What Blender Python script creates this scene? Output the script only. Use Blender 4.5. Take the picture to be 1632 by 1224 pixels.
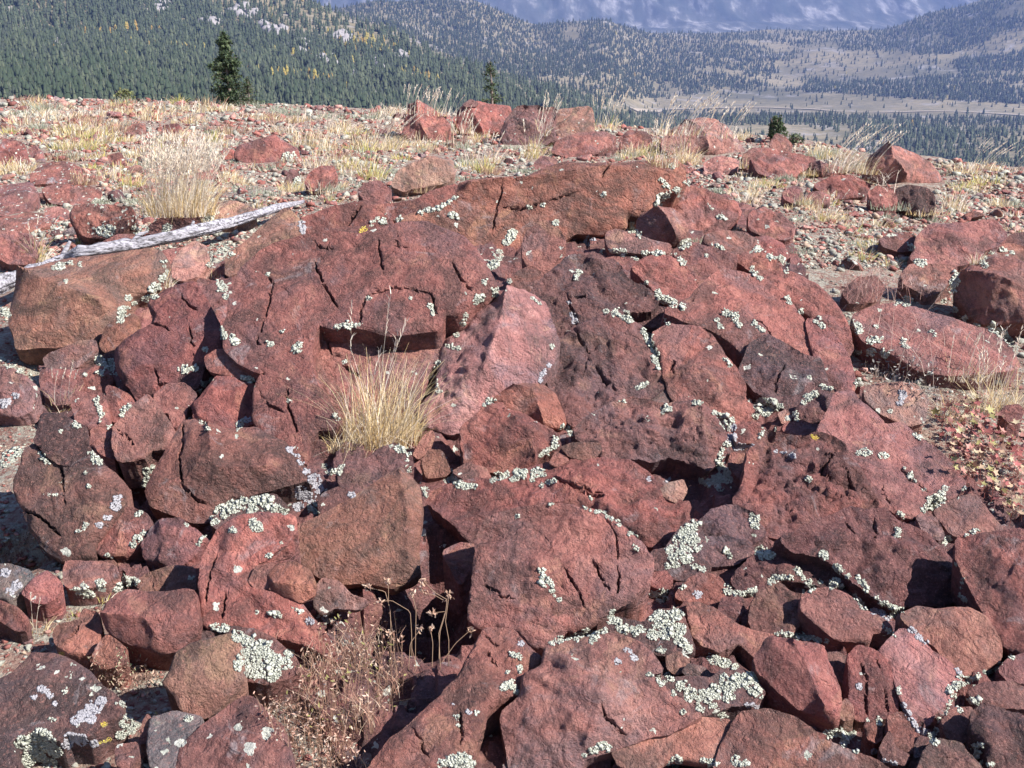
import bpy, math, random
import numpy as np
from mathutils import Vector, geometry
from mathutils.bvhtree import BVHTree

for _o in list(bpy.data.objects):
    bpy.data.objects.remove(_o)
scene = bpy.context.scene
COL = scene.collection
rng = np.random.default_rng(11)
random.seed(11)

# ------------------------------------------------------------------ camera, sky, sun, exposure
EYE = 1.55
PITCH = math.radians(17.5)
FPX = 1750.0
cam_data = bpy.data.cameras.new('camera')
cam_data.sensor_width = 36.0
cam_data.lens = 36.0 * FPX / 1632.0
cam_data.clip_start = 0.05
cam_data.clip_end = 60000
cam = bpy.data.objects.new('camera', cam_data)
COL.objects.link(cam)
cam.location = (0, 0, EYE)
cam.rotation_euler = (math.radians(90) - PITCH, 0, 0)
scene.camera = cam

SUN_EL, SUN_AZ = math.radians(41), math.radians(113)      # azimuth clockwise from +Y
sun_dir = Vector((math.sin(SUN_AZ) * math.cos(SUN_EL), math.cos(SUN_AZ) * math.cos(SUN_EL), math.sin(SUN_EL)))
world = bpy.data.worlds.new('World')
scene.world = world
world.use_nodes = True
wn = world.node_tree
sky = wn.nodes.new('ShaderNodeTexSky')
sky.sky_type = 'NISHITA'
sky.sun_disc = False
sky.sun_elevation = SUN_EL
sky.sun_rotation = SUN_AZ
sky.altitude = 2600
wn.links.new(sky.outputs[0], wn.nodes['Background'].inputs['Color'])
wn.nodes['Background'].inputs['Strength'].default_value = 0.05
sl = bpy.data.lights.new('sun', 'SUN')
sl.energy = 5.0
sl.angle = math.radians(0.5)
sl.color = (1.0, 0.955, 0.90)
sun = bpy.data.objects.new('sun', sl)
COL.objects.link(sun)
sun.rotation_euler = sun_dir.to_track_quat('Z', 'Y').to_euler()
vs = scene.view_settings
vs.view_transform = 'Standard'
vs.look = 'None'
vs.gamma = 1
vs.use_curve_mapping = False
vs.exposure = 1.62
HAZE = 1.1e-4

# ------------------------------------------------------------------ helpers
FWD = np.array([0, math.cos(PITCH), -math.sin(PITCH)])
UPV = np.array([0, math.sin(PITCH), math.cos(PITCH)])
ORG = np.array([0, 0, EYE])

def ray(px, py):
    px = np.asarray(px, float); py = np.asarray(py, float)
    d = np.stack([(px - 816) / FPX, np.zeros_like(px), np.zeros_like(px)], -1) + ((612 - py) / FPX)[..., None] * UPV + FWD
    return d / np.linalg.norm(d, axis=-1, keepdims=True)

def project(P):
    q = np.asarray(P, float) - ORG
    z = q @ FWD
    return 816 + FPX * q[..., 0] / z, 612 - FPX * (q @ UPV) / z

S4 = 436 / 1632
TILE = {}
for _k, _x, _y in (('A', 0, 240), ('B', 400, 240), ('C', 800, 240), ('D', 1196, 240), ('E', 0, 567), ('F', 400, 567), ('G', 800, 567),
                   ('H', 1196, 567), ('I', 0, 897), ('J', 400, 897), ('K', 800, 897), ('L', 1196, 897), ('P', 0, 130), ('Q', 400, 130),
                   ('R', 800, 130), ('S', 1196, 130)):
    TILE[_k] = (_x, _y, S4)
TILE['Z'] = (0, 0, 1.0)

def pts(tile, s):
    x0, y0, sc = TILE[tile]
    a = np.array([[float(v) for v in t.split(',')] for t in s.split()])
    a[:, 0] = x0 + a[:, 0] * sc
    a[:, 1] = y0 + a[:, 1] * sc
    if a.shape[1] > 2:
        a[:, 2] *= sc
    return a

def _hash(ix, iy, iz, seed):
    h = (ix * 374761393 + iy * 668265263 + iz * 2147483647 + seed * 974634777) & 0xffffffff
    h = ((h ^ (h >> 13)) * 1274126177) & 0xffffffff
    h = (h ^ (h >> 16)) & 0xffffffff
    return h / 4294967295.0

def vnoise(p, seed=0):
    p = np.asarray(p, float)
    i = np.floor(p).astype(np.int64)
    f = p - i
    f = f * f * f * (f * (f * 6 - 15) + 10)
    r = 0
    for dx in (0, 1):
        wx = f[..., 0] if dx else 1 - f[..., 0]
        for dy in (0, 1):
            wy = f[..., 1] if dy else 1 - f[..., 1]
            for dz in (0, 1):
                wz = f[..., 2] if dz else 1 - f[..., 2]
                r = r + wx * wy * wz * _hash(i[..., 0] + dx, i[..., 1] + dy, i[..., 2] + dz, seed)
    return r * 2 - 1

def fbm(p, octs=4, seed=0, gain=0.5):
    p = np.asarray(p, float)
    a, r, t = 1.0, 0, 0
    for o in range(octs):
        r = r + a * vnoise(p * 2 ** o + o * 17.3, seed + o)
        t += a
        a *= gain
    return r / t

def xy0(x, y):
    return np.stack([np.asarray(x, float), np.asarray(y, float), np.zeros_like(np.asarray(x, float))], -1)

def sstep(a, b, x):
    t = np.clip((x - a) / (b - a), 0, 1)
    return t * t * (3 - 2 * t)

def new_mesh(name, V, F, mat, parent=None, smooth=True, col=None, sharp=None):
    V = np.asarray(V, dtype=np.float32)
    F = np.asarray(F, dtype=np.int32)
    me = bpy.data.meshes.new(name)
    me.vertices.add(len(V))
    me.vertices.foreach_set('co', V.ravel())
    k = F.shape[1]
    me.loops.add(F.size)
    me.loops.foreach_set('vertex_index', F.ravel())
    me.polygons.add(len(F))
    me.polygons.foreach_set('loop_start', np.arange(0, F.size, k, dtype=np.int32))
    me.polygons.foreach_set('loop_total', np.full(len(F), k, dtype=np.int32))
    if smooth:
        me.polygons.foreach_set('use_smooth', np.ones(len(F), dtype=bool))
    me.update(calc_edges=True)
    if sharp: me.set_sharp_from_angle(angle=sharp)
    if col is not None:
        at = me.attributes.new('tone', 'FLOAT_COLOR', 'POINT')
        c = np.ones((len(V), 4), dtype=np.float32)
        c[:, :3] = col
        at.data.foreach_set('color', c.ravel())
    me.materials.append(mat)
    o = bpy.data.objects.new(name, me)
    COL.objects.link(o)
    if parent is not None:
        o.parent = parent
    return o

def empty(name, loc):
    o = bpy.data.objects.new(name, None)
    o.empty_display_size = 0.1
    o.location = loc
    COL.objects.link(o)
    return o

def tag(o, label=None, cat=None, group=None, kind=None):
    if label: o['label'] = label
    if cat: o['category'] = cat
    if group: o['group'] = group
    if kind: o['kind'] = kind
    return o

# ------------------------------------------------------------------ materials
def mat_new(name):
    m = bpy.data.materials.new(name)
    m.use_nodes = True
    nt = m.node_tree
    for n in list(nt.nodes):
        nt.nodes.remove(n)
    out = nt.nodes.new('ShaderNodeOutputMaterial')
    b = nt.nodes.new('ShaderNodeBsdfPrincipled')
    nt.links.new(b.outputs[0], out.inputs[0])
    b.inputs['Specular IOR Level'].default_value = 0.25
    b.inputs['Roughness'].default_value = 0.85
    return m, nt, b, out

class NT:
    def __init__(s, nt): s.nt = nt
    def n(s, t, **kw):
        x = s.nt.nodes.new(t)
        for k, v in kw.items(): setattr(x, k, v)
        return x
    def l(s, a, b): s.nt.links.new(a, b)
    def noise(s, vec, scale, detail=4, rough=0.55, dist=0.0):
        x = s.n('ShaderNodeTexNoise')
        x.inputs['Scale'].default_value = scale
        x.inputs['Detail'].default_value = detail
        x.inputs['Roughness'].default_value = rough
        x.inputs['Distortion'].default_value = dist
        if vec is not None: s.l(vec, x.inputs['Vector'])
        return x.outputs['Fac']
    def ramp(s, fac, stops, interp='LINEAR'):
        x = s.n('ShaderNodeValToRGB')
        x.color_ramp.interpolation = interp
        e = x.color_ramp.elements
        while len(e) < len(stops): e.new(0.5)
        for k, (p, c) in enumerate(stops):
            e[k].position = p
            e[k].color = (c, c, c, 1) if not isinstance(c, tuple) else (*c, 1)
        s.l(fac, x.inputs['Fac'])
        return x.outputs['Color']
    def mix(s, fac, a, b, mode='MIX'):
        x = s.n('ShaderNodeMix', data_type='RGBA', blend_type=mode)
        for sock, v in ((x.inputs['Factor'], fac), (x.inputs['A'], a), (x.inputs['B'], b)):
            if hasattr(v, 'links'): s.l(v, sock)
            elif isinstance(v, tuple): sock.default_value = (*v, 1)
            else: sock.default_value = v
        return x.outputs['Result']
    def math(s, op, a, b=0.0, clamp=False):
        x = s.n('ShaderNodeMath', operation=op)
        x.use_clamp = clamp
        for sock, v in ((x.inputs[0], a), (x.inputs[1], b)):
            if hasattr(v, 'links'): s.l(v, sock)
            else: sock.default_value = v
        return x.outputs[0]
    def bump(s, h, strength, dist, normal=None):
        x = s.n('ShaderNodeBump')
        x.inputs['Strength'].default_value = strength
        x.inputs['Distance'].default_value = dist
        s.l(h, x.inputs['Height'])
        if normal is not None: s.l(normal, x.inputs['Normal'])
        return x.outputs['Normal']

def rock_material():
    m, nt, b, out = mat_new('red_volcanic_rock')
    N = NT(nt)
    geo = N.n('ShaderNodeNewGeometry')
    P = geo.outputs['Position']
    info = N.n('ShaderNodeObjectInfo')
    lich = N.n('ShaderNodeAttribute', attribute_type='OBJECT', attribute_name='lich').outputs['Fac']
    big = N.noise(P, 2.6, 4, 0.6, 0.4)
    mid = N.noise(P, 13, 5, 0.65, 0.2)
    fine = N.noise(P, 90, 3, 0.7)
    vfine = N.noise(P, 260, 2, 0.6)
    c = N.ramp(big, [(0.30, (0.105, 0.046, 0.043)), (0.44, (0.215, 0.076, 0.064)), (0.56, (0.315, 0.106, 0.086)), (0.70, (0.450, 0.190, 0.150))])
    c2 = N.ramp(mid, [(0.32, (0.105, 0.046, 0.044)), (0.5, (0.265, 0.090, 0.077)), (0.68, (0.470, 0.195, 0.158))])
    c = N.mix(0.48, c, c2)
    # weathering films, each in patches of its own: purple-grey and dark brown
    film = N.ramp(N.noise(P, 4.0, 6, 0.66, 0.9), [(0.49, 0.0), (0.62, 0.70)])
    c = N.mix(film, c, (0.150, 0.082, 0.086))
    sh = N.n('ShaderNodeVectorMath', operation='ADD'); sh.inputs[1].default_value = (7.3, 2.1, 4.4); N.l(P, sh.inputs[0])
    film2 = N.ramp(N.noise(sh.outputs[0], 3.1, 7, 0.70, 1.2), [(0.48, 0.0), (0.60, 0.78)])
    c = N.mix(film2, c, (0.085, 0.042, 0.038))
    film3 = N.ramp(N.noise(sh.outputs[0], 6.3, 6, 0.66, 0.6), [(0.58, 0.0), (0.66, 0.6)])
    c = N.mix(film3, c, (0.37, 0.165, 0.115))
    c = N.mix(1.0, c, info.outputs['Color'], 'MULTIPLY')
    # mineral grains
    c = N.mix(N.ramp(fine, [(0.54, 0.0), (0.70, 0.42)]), c, (0.46, 0.20, 0.165))
    c = N.mix(N.ramp(fine, [(0.30, 0.6), (0.45, 0.0)]), c, (0.085, 0.045, 0.045))
    c = N.mix(N.ramp(vfine, [(0.62, 0.0), (0.74, 0.5)]), c, (0.55, 0.34, 0.29))
    c = N.mix(N.ramp(vfine, [(0.26, 0.5), (0.38, 0.0)]), c, (0.10, 0.05, 0.05))
    # thin grey crust lichen
    gm = N.ramp(N.noise(P, 7.5, 6, 0.68, 1.0), [(0.60, 0.0), (0.68, 0.62)])
    gm = N.math('MULTIPLY', gm, N.math('ADD', lich, 0.30))
    gm = N.math('MULTIPLY', gm, N.ramp(fine, [(0.3, 0.3), (0.5, 1.0)]), True)
    c = N.mix(gm, c, (0.36, 0.335, 0.345))
    # small pale crust spots
    vo = N.n('ShaderNodeTexVoronoi', feature='F1')
    vo.inputs['Scale'].default_value = 30
    vo.inputs['Randomness'].default_value = 1.0
    wob = N.n('ShaderNodeVectorMath', operation='ADD')
    nz = N.n('ShaderNodeTexNoise'); nz.inputs['Scale'].default_value = 60; N.l(P, nz.inputs['Vector'])
    sc = N.n('ShaderNodeVectorMath', operation='SCALE'); sc.inputs['Scale'].default_value = 0.035
    N.l(nz.outputs['Color'], sc.inputs[0]); N.l(P, wob.inputs[0]); N.l(sc.outputs[0], wob.inputs[1])
    N.l(wob.outputs[0], vo.inputs['Vector'])
    sep = N.n('ShaderNodeSeparateColor'); N.l(vo.outputs['Color'], sep.inputs[0])
    thr = N.math('ADD', N.math('MULTIPLY', lich, 0.62), -0.10)
    patch = N.ramp(N.noise(P, 3.2, 4, 0.6), [(0.40, 0.25), (0.62, 1.0)])
    on = N.math('LESS_THAN', sep.outputs[0], N.math('MULTIPLY', thr, patch))
    rad = N.math('MULTIPLY', N.math('ADD', sep.outputs[1], 0.35), 0.34)
    spot = N.math('MULTIPLY', on, N.math('LESS_THAN', vo.outputs['Distance'], rad))
    c = N.mix(spot, c, N.mix(sep.outputs[2], (0.46, 0.47, 0.39), (0.62, 0.61, 0.54)))
    N.l(c, b.inputs['Base Color'])
    pv = N.n('ShaderNodeTexVoronoi', feature='F1'); pv.inputs['Scale'].default_value = 55; N.l(wob.outputs[0], pv.inputs['Vector'])
    h1 = N.math('ADD', N.noise(P, 34, 7, 0.75, 0.5), N.math('MULTIPLY', pv.outputs['Distance'], 0.35))
    h2 = N.noise(P, 150, 4, 0.75)
    h3 = N.ramp(N.noise(P, 17, 5, 0.6, 0.8), [(0.30, 0.0), (0.47, 0.75), (0.75, 1.0)])
    ht = N.math('ADD', N.math('MULTIPLY', h1, 0.75), N.math('MULTIPLY', h2, 0.34))
    ht = N.math('ADD', ht, N.math('MULTIPLY', h3, 0.55))
    ht = N.math('ADD', ht, N.math('MULTIPLY', spot, 0.08))
    N.l(N.bump(ht, 1.0, 0.032), b.inputs['Normal'])
    b.inputs['Roughness'].default_value = 0.78
    b.inputs['Specular IOR Level'].default_value = 0.3
    return m

def lichen_material(name, a, bcol, cc):
    m, nt, b, out = mat_new(name)
    N = NT(nt)
    geo = N.n('ShaderNodeNewGeometry')
    P = geo.outputs['Position']
    c = N.mix(N.ramp(N.noise(P, 45, 3), [(0.35, 0.0), (0.65, 1.0)]), a, bcol)
    c = N.mix(N.ramp(N.noise(P, 190, 2), [(0.5, 0.0), (0.75, 0.8)]), c, cc)
    N.l(c, b.inputs['Base Color'])
    N.l(N.bump(N.noise(P, 220, 4, 0.7), 0.9, 0.006), b.inputs['Normal'])
    b.inputs['Roughness'].default_value = 0.95
    return m

def tone_material(name, rough=0.85, trans=0.0, bump=None, vary=0.3, spec=0.2):
    """base colour from the per-piece tone attribute, with fine mottling"""
    m, nt, b, out = mat_new(name)
    N = NT(nt)
    at = N.n('ShaderNodeAttribute', attribute_name='tone')
    geo = N.n('ShaderNodeNewGeometry')
    P = geo.outputs['Position']
    f = N.ramp(N.noise(P, 70 if bump is None else bump[0], 4, 0.65), [(0.25, 1 - vary), (0.75, 1 + vary * 0.6)])
    c = N.mix(1.0, at.outputs['Color'], f, 'MULTIPLY')
    N.l(c, b.inputs['Base Color'])
    b.inputs['Roughness'].default_value = rough
    b.inputs['Specular IOR Level'].default_value = spec
    if bump:
        N.l(N.bump(N.noise(P, bump[0], 5, 0.7), bump[2], bump[1]), b.inputs['Normal'])
    if trans > 0:
        t = N.n('ShaderNodeBsdfTranslucent')
        N.l(c, t.inputs['Color'])
        mx = N.n('ShaderNodeMixShader')
        mx.inputs[0].default_value = trans
        N.l(b.outputs[0], mx.inputs[1]); N.l(t.outputs[0], mx.inputs[2])
        N.l(mx.outputs[0], out.inputs[0])
    return m

def ground_material():
    m, nt, b, out = mat_new('stony_soil')
    N = NT(nt)
    P = N.n('ShaderNodeNewGeometry').outputs['Position']
    c = N.ramp(N.noise(P, 5, 6, 0.68), [(0.3, (0.15, 0.085, 0.07)), (0.5, (0.30, 0.19, 0.15)), (0.68, (0.42, 0.32, 0.24))])
    c = N.mix(N.ramp(N.noise(P, 11, 5, 0.7, 0.5), [(0.47, 0.0), (0.56, 0.85)]), c, (0.40, 0.38, 0.31))
    c = N.mix(N.ramp(N.noise(P, 46, 3, 0.6), [(0.52, 0.0), (0.62, 0.8)]), c, (0.21, 0.075, 0.062))
    c = N.mix(N.ramp(N.noise(P, 60, 3, 0.6), [(0.58, 0.0), (0.66, 0.9)]), c, (0.46, 0.46, 0.38))
    N.l(c, b.inputs['Base Color'])
    h = N.math('ADD', N.noise(P, 24, 6, 0.75), N.math('MULTIPLY', N.noise(P, 110, 3), 0.4))
    N.l(N.bump(h, 1.0, 0.05), b.inputs['Normal'])
    b.inputs['Roughness'].default_value = 0.95
    return m

def hill_material():
    m, nt, b, out = mat_new('hill_turf_and_scree')
    N = NT(nt)
    P = N.n('ShaderNodeNewGeometry').outputs['Position']
    big = N.noise(P, 0.0035, 6, 0.62)
    fine = N.noise(P, 0.06, 4, 0.7)
    c = N.ramp(big, [(0.35, (0.100, 0.092, 0.058)), (0.52, (0.210, 0.172, 0.105)), (0.68, (0.275, 0.222, 0.140))])
    c = N.mix(N.ramp(fine, [(0.40, 0.55), (0.55, 0.0)]), c, (0.075, 0.075, 0.045))
    rocky = N.ramp(N.noise(P, 0.011, 6, 0.7, 0.6), [(0.55, 0.0), (0.64, 0.85)])
    c = N.mix(rocky, c, (0.27, 0.245, 0.235))
    sx = N.n('ShaderNodeSeparateXYZ'); N.l(P, sx.inputs[0])
    # far range: bare granite and dark timber
    far = N.ramp(N.math('DIVIDE', sx.outputs[1], 10000.0), [(0.44, 0.0), (0.50, 1.0)])
    mpf = N.n('ShaderNodeMapping'); mpf.inputs['Scale'].default_value = (1, .2, .55); N.l(P, mpf.inputs['Vector'])
    fr = N.ramp(N.noise(mpf.outputs[0], 0.010, 10, 0.72, 0.2), [(0.38, (0.040, 0.050, 0.042)), (0.52, (0.085, 0.088, 0.078)), (0.70, (0.42, 0.39, 0.37))])
    c = N.mix(far, c, fr)
    N.l(c, b.inputs['Base Color'])
    b.inputs['Roughness'].default_value = 0.95
    return m

M_ROCK = rock_material()
M_LICHEN = lichen_material('pale_green_lichen', (0.45, 0.465, 0.385), (0.60, 0.605, 0.51), (0.25, 0.265, 0.215))
M_LICHEN_G = lichen_material('grey_crust_lichen', (0.33, 0.315, 0.33), (0.40, 0.385, 0.40), (0.24, 0.225, 0.235))
M_LICHEN_Y = lichen_material('yellow_lichen', (0.62, 0.55, 0.10), (0.55, 0.36, 0.06), (0.6, 0.55, 0.3))
M_STONE = tone_material('scattered_stone', 0.85, 0, (45, 0.012, 0.9), 0.55)
M_GRASS = tone_material('dry_grass', 0.6, 0.25, None, 0.15)
M_LEAF = tone_material('herb_leaf', 0.55, 0.3, None, 0.3)
M_NEEDLE = tone_material('conifer_needles', 0.6, 0.15, None, 0.25)
M_GROUND = ground_material()
M_HILL = hill_material()

# ------------------------------------------------------------------ terrain height
_cx = np.array([-900, 0, 300, 600, 750, 900, 1100, 1250, 1400, 1632, 2400.])
_cy = np.array([150, 157, 163, 174, 184, 199, 212, 224, 252, 276, 330.])
_cd = ray(_cx, _cy)
_CAZ = np.arctan2(_cd[:, 0], _cd[:, 1])
_CRC = -EYE * np.hypot(_cd[:, 0], _cd[:, 1]) / _cd[:, 2]

def crest_r(az):
    return np.interp(az, _CAZ, _CRC)

def hump(x, y):
    lat = np.exp(-np.abs((x - 0.35) / 3.6) ** 2.6)
    return 0.50 * sstep(2.0, 7.2, y) * (1 - sstep(8.6, 12.5, y)) * lat

def base_z(x, y):
    x = np.asarray(x, float); y = np.asarray(y, float)
    r = np.hypot(x, y)
    az = np.arctan2(x, y)
    d = np.maximum(r - crest_r(az), 0)
    drop = np.where(d < 4.3, 0.05 * d * d, 0.9245 + (d - 4.3) * 0.43)
    return hump(x, y) - drop

FAR_TAB = {  # photo column: (distance m, photo row of the land at that distance)
    -700: [(700, 175), (1000, 110), (1400, 10), (1700, -70), (2300, -90), (5000, 40)],
    0: [(700, 177), (1000, 112), (1400, 12), (1700, -65), (2300, -85), (5000, 40)],
    250: [(700, 180), (1000, 118), (1400, 40), (1700, -38), (2200, -50), (5000, 40)],
    480: [(800, 172), (1100, 110), (1500, 38), (1720, 0), (2200, 25), (3000, 20), (5000, 45)],
    600: [(800, 182), (1200, 120), (1500, 66), (1650, 44), (2100, 70), (2800, 25), (3300, 0), (5000, 45)],
    740: [(900, 185), (1200, 142), (1420, 112), (2000, 128), (2800, 62), (3400, -6), (5000, 40)],
    860: [(1000, 205), (1250, 172), (1500, 152), (2200, 130), (3000, 72), (3500, 38), (5000, 60)],
    960: [(1000, 230), (1500, 190), (2000, 160), (2600, 110), (3500, 28), (5000, 60)],
    1050: [(900, 262), (1500, 215), (2200, 184), (2700, 150), (3200, 92), (3700, 48), (5000, 70)],
    1250: [(900, 275), (1300, 240), (2000, 193), (2500, 172), (3000, 132), (3600, 78), (4000, 47), (5000, 60)],
    1400: [(900, 285), (1300, 245), (2000, 194), (2500, 172), (3000, 125), (3500, 70), (3900, 40), (5000, 55)],
    1490: [(900, 290), (1300, 250), (2000, 195), (2500, 172), (3000, 120), (3400, 65), (3800, 8), (5000, 40)],
    1632: [(900, 300), (1300, 252), (2000, 196), (2500, 174), (3000, 112), (3300, 60), (3650, -20), (5000, 0)],
    2300: [(900, 320), (1300, 262), (2000, 200), (2500, 175), (3000, 100), (3300, 30), (3650, -60), (5000, -60)],
}
_lr = np.linspace(math.log(60), math.log(14000), 220)
_fc, _fz = [], []
for _x, _prof in FAR_TAB.items():
    _prof = list(_prof) + [(6500, 45), (9500, -150), (14000, -200)]
    _zz, _rr = [], []
    _az = math.atan2(float(ray(_x, 100)[0]), float(ray(_x, 100)[1]))
    _r60 = 60.0
    _rr.append(60.0); _zz.append(float(base_z(60 * math.sin(_az), 60 * math.cos(_az))))
    _first = None
    for (_r, _y) in _prof:
        _d = ray(_x, _y)
        _t = _d[2] / math.hypot(_d[0], _d[1])
        _z = EYE + _r * _t
        if _first is None:
            _rr.append(300.0); _zz.append(min(_z - 15, -75.0)); _first = 1
        _rr.append(_r); _zz.append(float(_z))
    _fc.append(_az)
    _fz.append(np.interp(_lr, np.log(_rr), _zz))
_fc = np.array(_fc); _fz = np.array(_fz)
for _k in range(2):   # soften the corners of the profiles
    _p = np.pad(_fz, ((0, 0), (1, 1)), mode='edge')
    _fz = 0.25 * _p[:, :-2] + 0.5 * _p[:, 1:-1] + 0.25 * _p[:, 2:]

def far_z(x, y):
    r = np.hypot(x, y)
    az = np.clip(np.arctan2(x, y), _fc[0], _fc[-1])
    u = np.clip((np.log(np.maximum(r, 60)) - _lr[0]) / (_lr[1] - _lr[0]), 0, len(_lr) - 1.001)
    iu = u.astype(int); fu = u - iu
    j = np.clip(np.searchsorted(_fc, az) - 1, 0, len(_fc) - 2)
    fj = (az - _fc[j]) / (_fc[j + 1] - _fc[j])
    fj = fj * fj * (3 - 2 * fj) * 0.5 + fj * 0.5
    z = (_fz[j, iu] * (1 - fu) + _fz[j, iu + 1] * fu) * (1 - fj) + (_fz[j + 1, iu] * (1 - fu) + _fz[j + 1, iu + 1] * fu) * fj
    w = sstep(300, 900, r)
    n1 = fbm(np.stack([x / 420, y / 420, 0 * x], -1), 4, 5) * 22 * w * (1 - 0.7 * sstep(1800, 2300, r) * (1 - sstep(2500, 2900, r)) * sstep(0.05, 0.12, az))
    n2 = (1 - np.abs(fbm(np.stack([x / 850 + .3 * np.sin(y / 900), y / 2600, 0 * x], -1), 7, 9, .58)) - .5) * 700 * sstep(5600, 8200, r)
    return z + n1 + n2

def soil_z(x, y):
    x = np.asarray(x, float); y = np.asarray(y, float)
    r = np.hypot(x, y)
    n = fbm(xy0(x * 0.9, y * 0.9), 4, 3) * 0.05 * sstep(6, 10, r) + fbm(xy0(x * 3.5, y * 3.5), 3, 4) * 0.03
    z = base_z(x, y) - 0.055 * (1 - sstep(7, 10, r)) + n
    for (qx, qy, rad, dep) in PITS_W:
        z = z - dep * np.exp(-((x - qx) ** 2 + (y - qy) ** 2) / (rad * rad))
    return z

def ray_base(px, py, zf=None, t0=1.2, tmax=60):
    """where a photo pixel's ray meets the hillside"""
    d = ray(px, py)
    t = np.full(np.shape(px), t0, float)
    done = np.zeros(np.shape(px), bool)
    prev = t.copy()
    for k in range(330):
        P = ORG + d * t[..., None]
        done |= P[..., 2] < base_z(P[..., 0], P[..., 1])
        prev = np.where(done, prev, t)
        t = np.where(done, t, t * 1.0125)
        if done.all(): break
    lo, hi = prev, t
    if zf is None: zf = base_z
    else: lo, hi = lo * 0.9, hi * 1.1
    for k in range(16):
        mid = (lo + hi) / 2
        P = ORG + d * mid[..., None]
        below = P[..., 2] < zf(P[..., 0], P[..., 1])
        hi = np.where(below, mid, hi); lo = np.where(below, lo, mid)
    return ORG + d * hi[..., None]

PITS_W = []
for (qx, qy, rp, dep) in ((215, 800, 48, .5), (205, 735, 30, .35), (30, 850, 30, .25), (705, 950, 55, .5), (700, 880, 35, .45), (640, 975, 40, .3), (735, 700, 25, .15), (815, 425, 22, .2),
                          (620, 960, 40, .15), (310, 925, 20, .15), (1560, 505, 30, .2), (1100, 760, 18, .1), (880, 390, 16, .1), (60, 560, 25, .15),
                          (1555, 960, 15, .12), (1235, 1060, 25, .12)):
    _P = ray_base(np.array(float(qx)), np.array(float(qy)))
    _d = float(np.linalg.norm(_P - ORG))
    PITS_W.append((float(_P[0]), float(_P[1]), max(rp * _d / FPX * 1.2, 0.06), dep))

def polar_sheet(name, rs, azs, zf, mat, closed=False):
    R, A = np.meshgrid(rs, azs, indexing='ij')
    X = R * np.sin(A); Y = R * np.cos(A)
    Z = zf(X, Y)
    V = np.stack([X, Y, Z], -1).reshape(-1, 3)
    nr, na = R.shape
    i = np.arange(nr - 1)[:, None]; j = np.arange(na - 1)[None, :]
    a = i * na + j
    F = np.stack([a, a + 1, a + na + 1, a + na], -1).reshape(-1, 4)[:, ::-1]
    return new_mesh(name, V, F, mat), V, F

az_near = np.unique(np.concatenate([np.linspace(-math.pi, math.pi, 121), np.linspace(-0.62, 0.62, 420)]))
r_near = np.concatenate([[0.02], np.geomspace(0.4, 70, 330)])
ground, _gv, _gf = polar_sheet('ground', r_near, az_near, soil_z, M_GROUND)
tag(ground, 'stony reddish soil of the hilltop between the rocks', None, None, 'structure')
az_far = np.concatenate([np.linspace(-1.25, -0.56, 30), np.linspace(-0.55, 0.55, 440), np.linspace(0.56, 1.25, 30)])
r_far = np.concatenate([np.geomspace(64, 600, 40), np.geomspace(610, 14000, 330)])
def _fz2(x, y):
    r = np.hypot(x, y)
    return np.where(r < 72, base_z(x, y) - 1.0, far_z(x, y))
hills, _hv, _hf = polar_sheet('hills', r_far, az_far, _fz2, M_HILL)
tag(hills, 'forested valley, slopes and far mountain range beyond the crest', None, None, 'structure')
hills_bvh = BVHTree.FromPolygons([tuple(v) for v in _hv.tolist()], [tuple(f) for f in _hf.tolist()])

# ------------------------------------------------------------------ rocks traced one by one
TINT = {'r': (1, 1, 1), 'b': (1.0, 1.14, 1.0), 'd': (.62, .76, .84), 'p': (1.18, 1.34, 1.36), 't': (1.22, 1.62, 1.5), 'g': (.92, 1.75, 2.0), 's': (1.08, .95, .92)}
ALLV, ALLF, OWN = [], [], []
ROCKS = []
BVHS = []
MASK_W, MASK_H = 816, 612
mask = np.zeros((MASK_H, MASK_W), bool)

def inside(poly, P):
    x, y = P[:, 0], P[:, 1]
    r = np.zeros(len(P), bool)
    xj, yj = poly[-1]
    for xi, yi in poly:
        if yi != yj:
            c = ((yi > y) != (yj > y)) & (x < (xj - xi) * (y - yi) / (yj - yi) + xi)
            r ^= c
        xj, yj = xi, yi
    return r

def seg_dist(P, A, B):
    out = np.full(len(P), 1e9)
    for a, b in zip(A, B):
        ab = b - a
        t = np.clip(((P - a) @ ab) / max(ab @ ab, 1e-12), 0, 1)
        q = P - a - t[:, None] * ab
        out = np.minimum(out, np.einsum('ij,ij->i', q, q))
    return np.sqrt(out)

def cut_corners(p, k=0.10):
    q = np.roll(p, -1, 0)
    return np.stack([p * (1 - k) + q * k, p * k + q * (1 - k)], 1).reshape(-1, 2)

def resample(p, g):
    out = []
    for a, b in zip(p, np.roll(p, -1, 0)):
        n = max(1, int(round(np.linalg.norm(b - a) / g)))
        for k in range(n):
            out.append(a + (b - a) * k / n)
    return np.array(out)

def poly_area(p):
    q = np.roll(p, -1, 0)
    return 0.5 * np.sum(p[:, 0] * q[:, 1] - q[:, 0] * p[:, 1])

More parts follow.
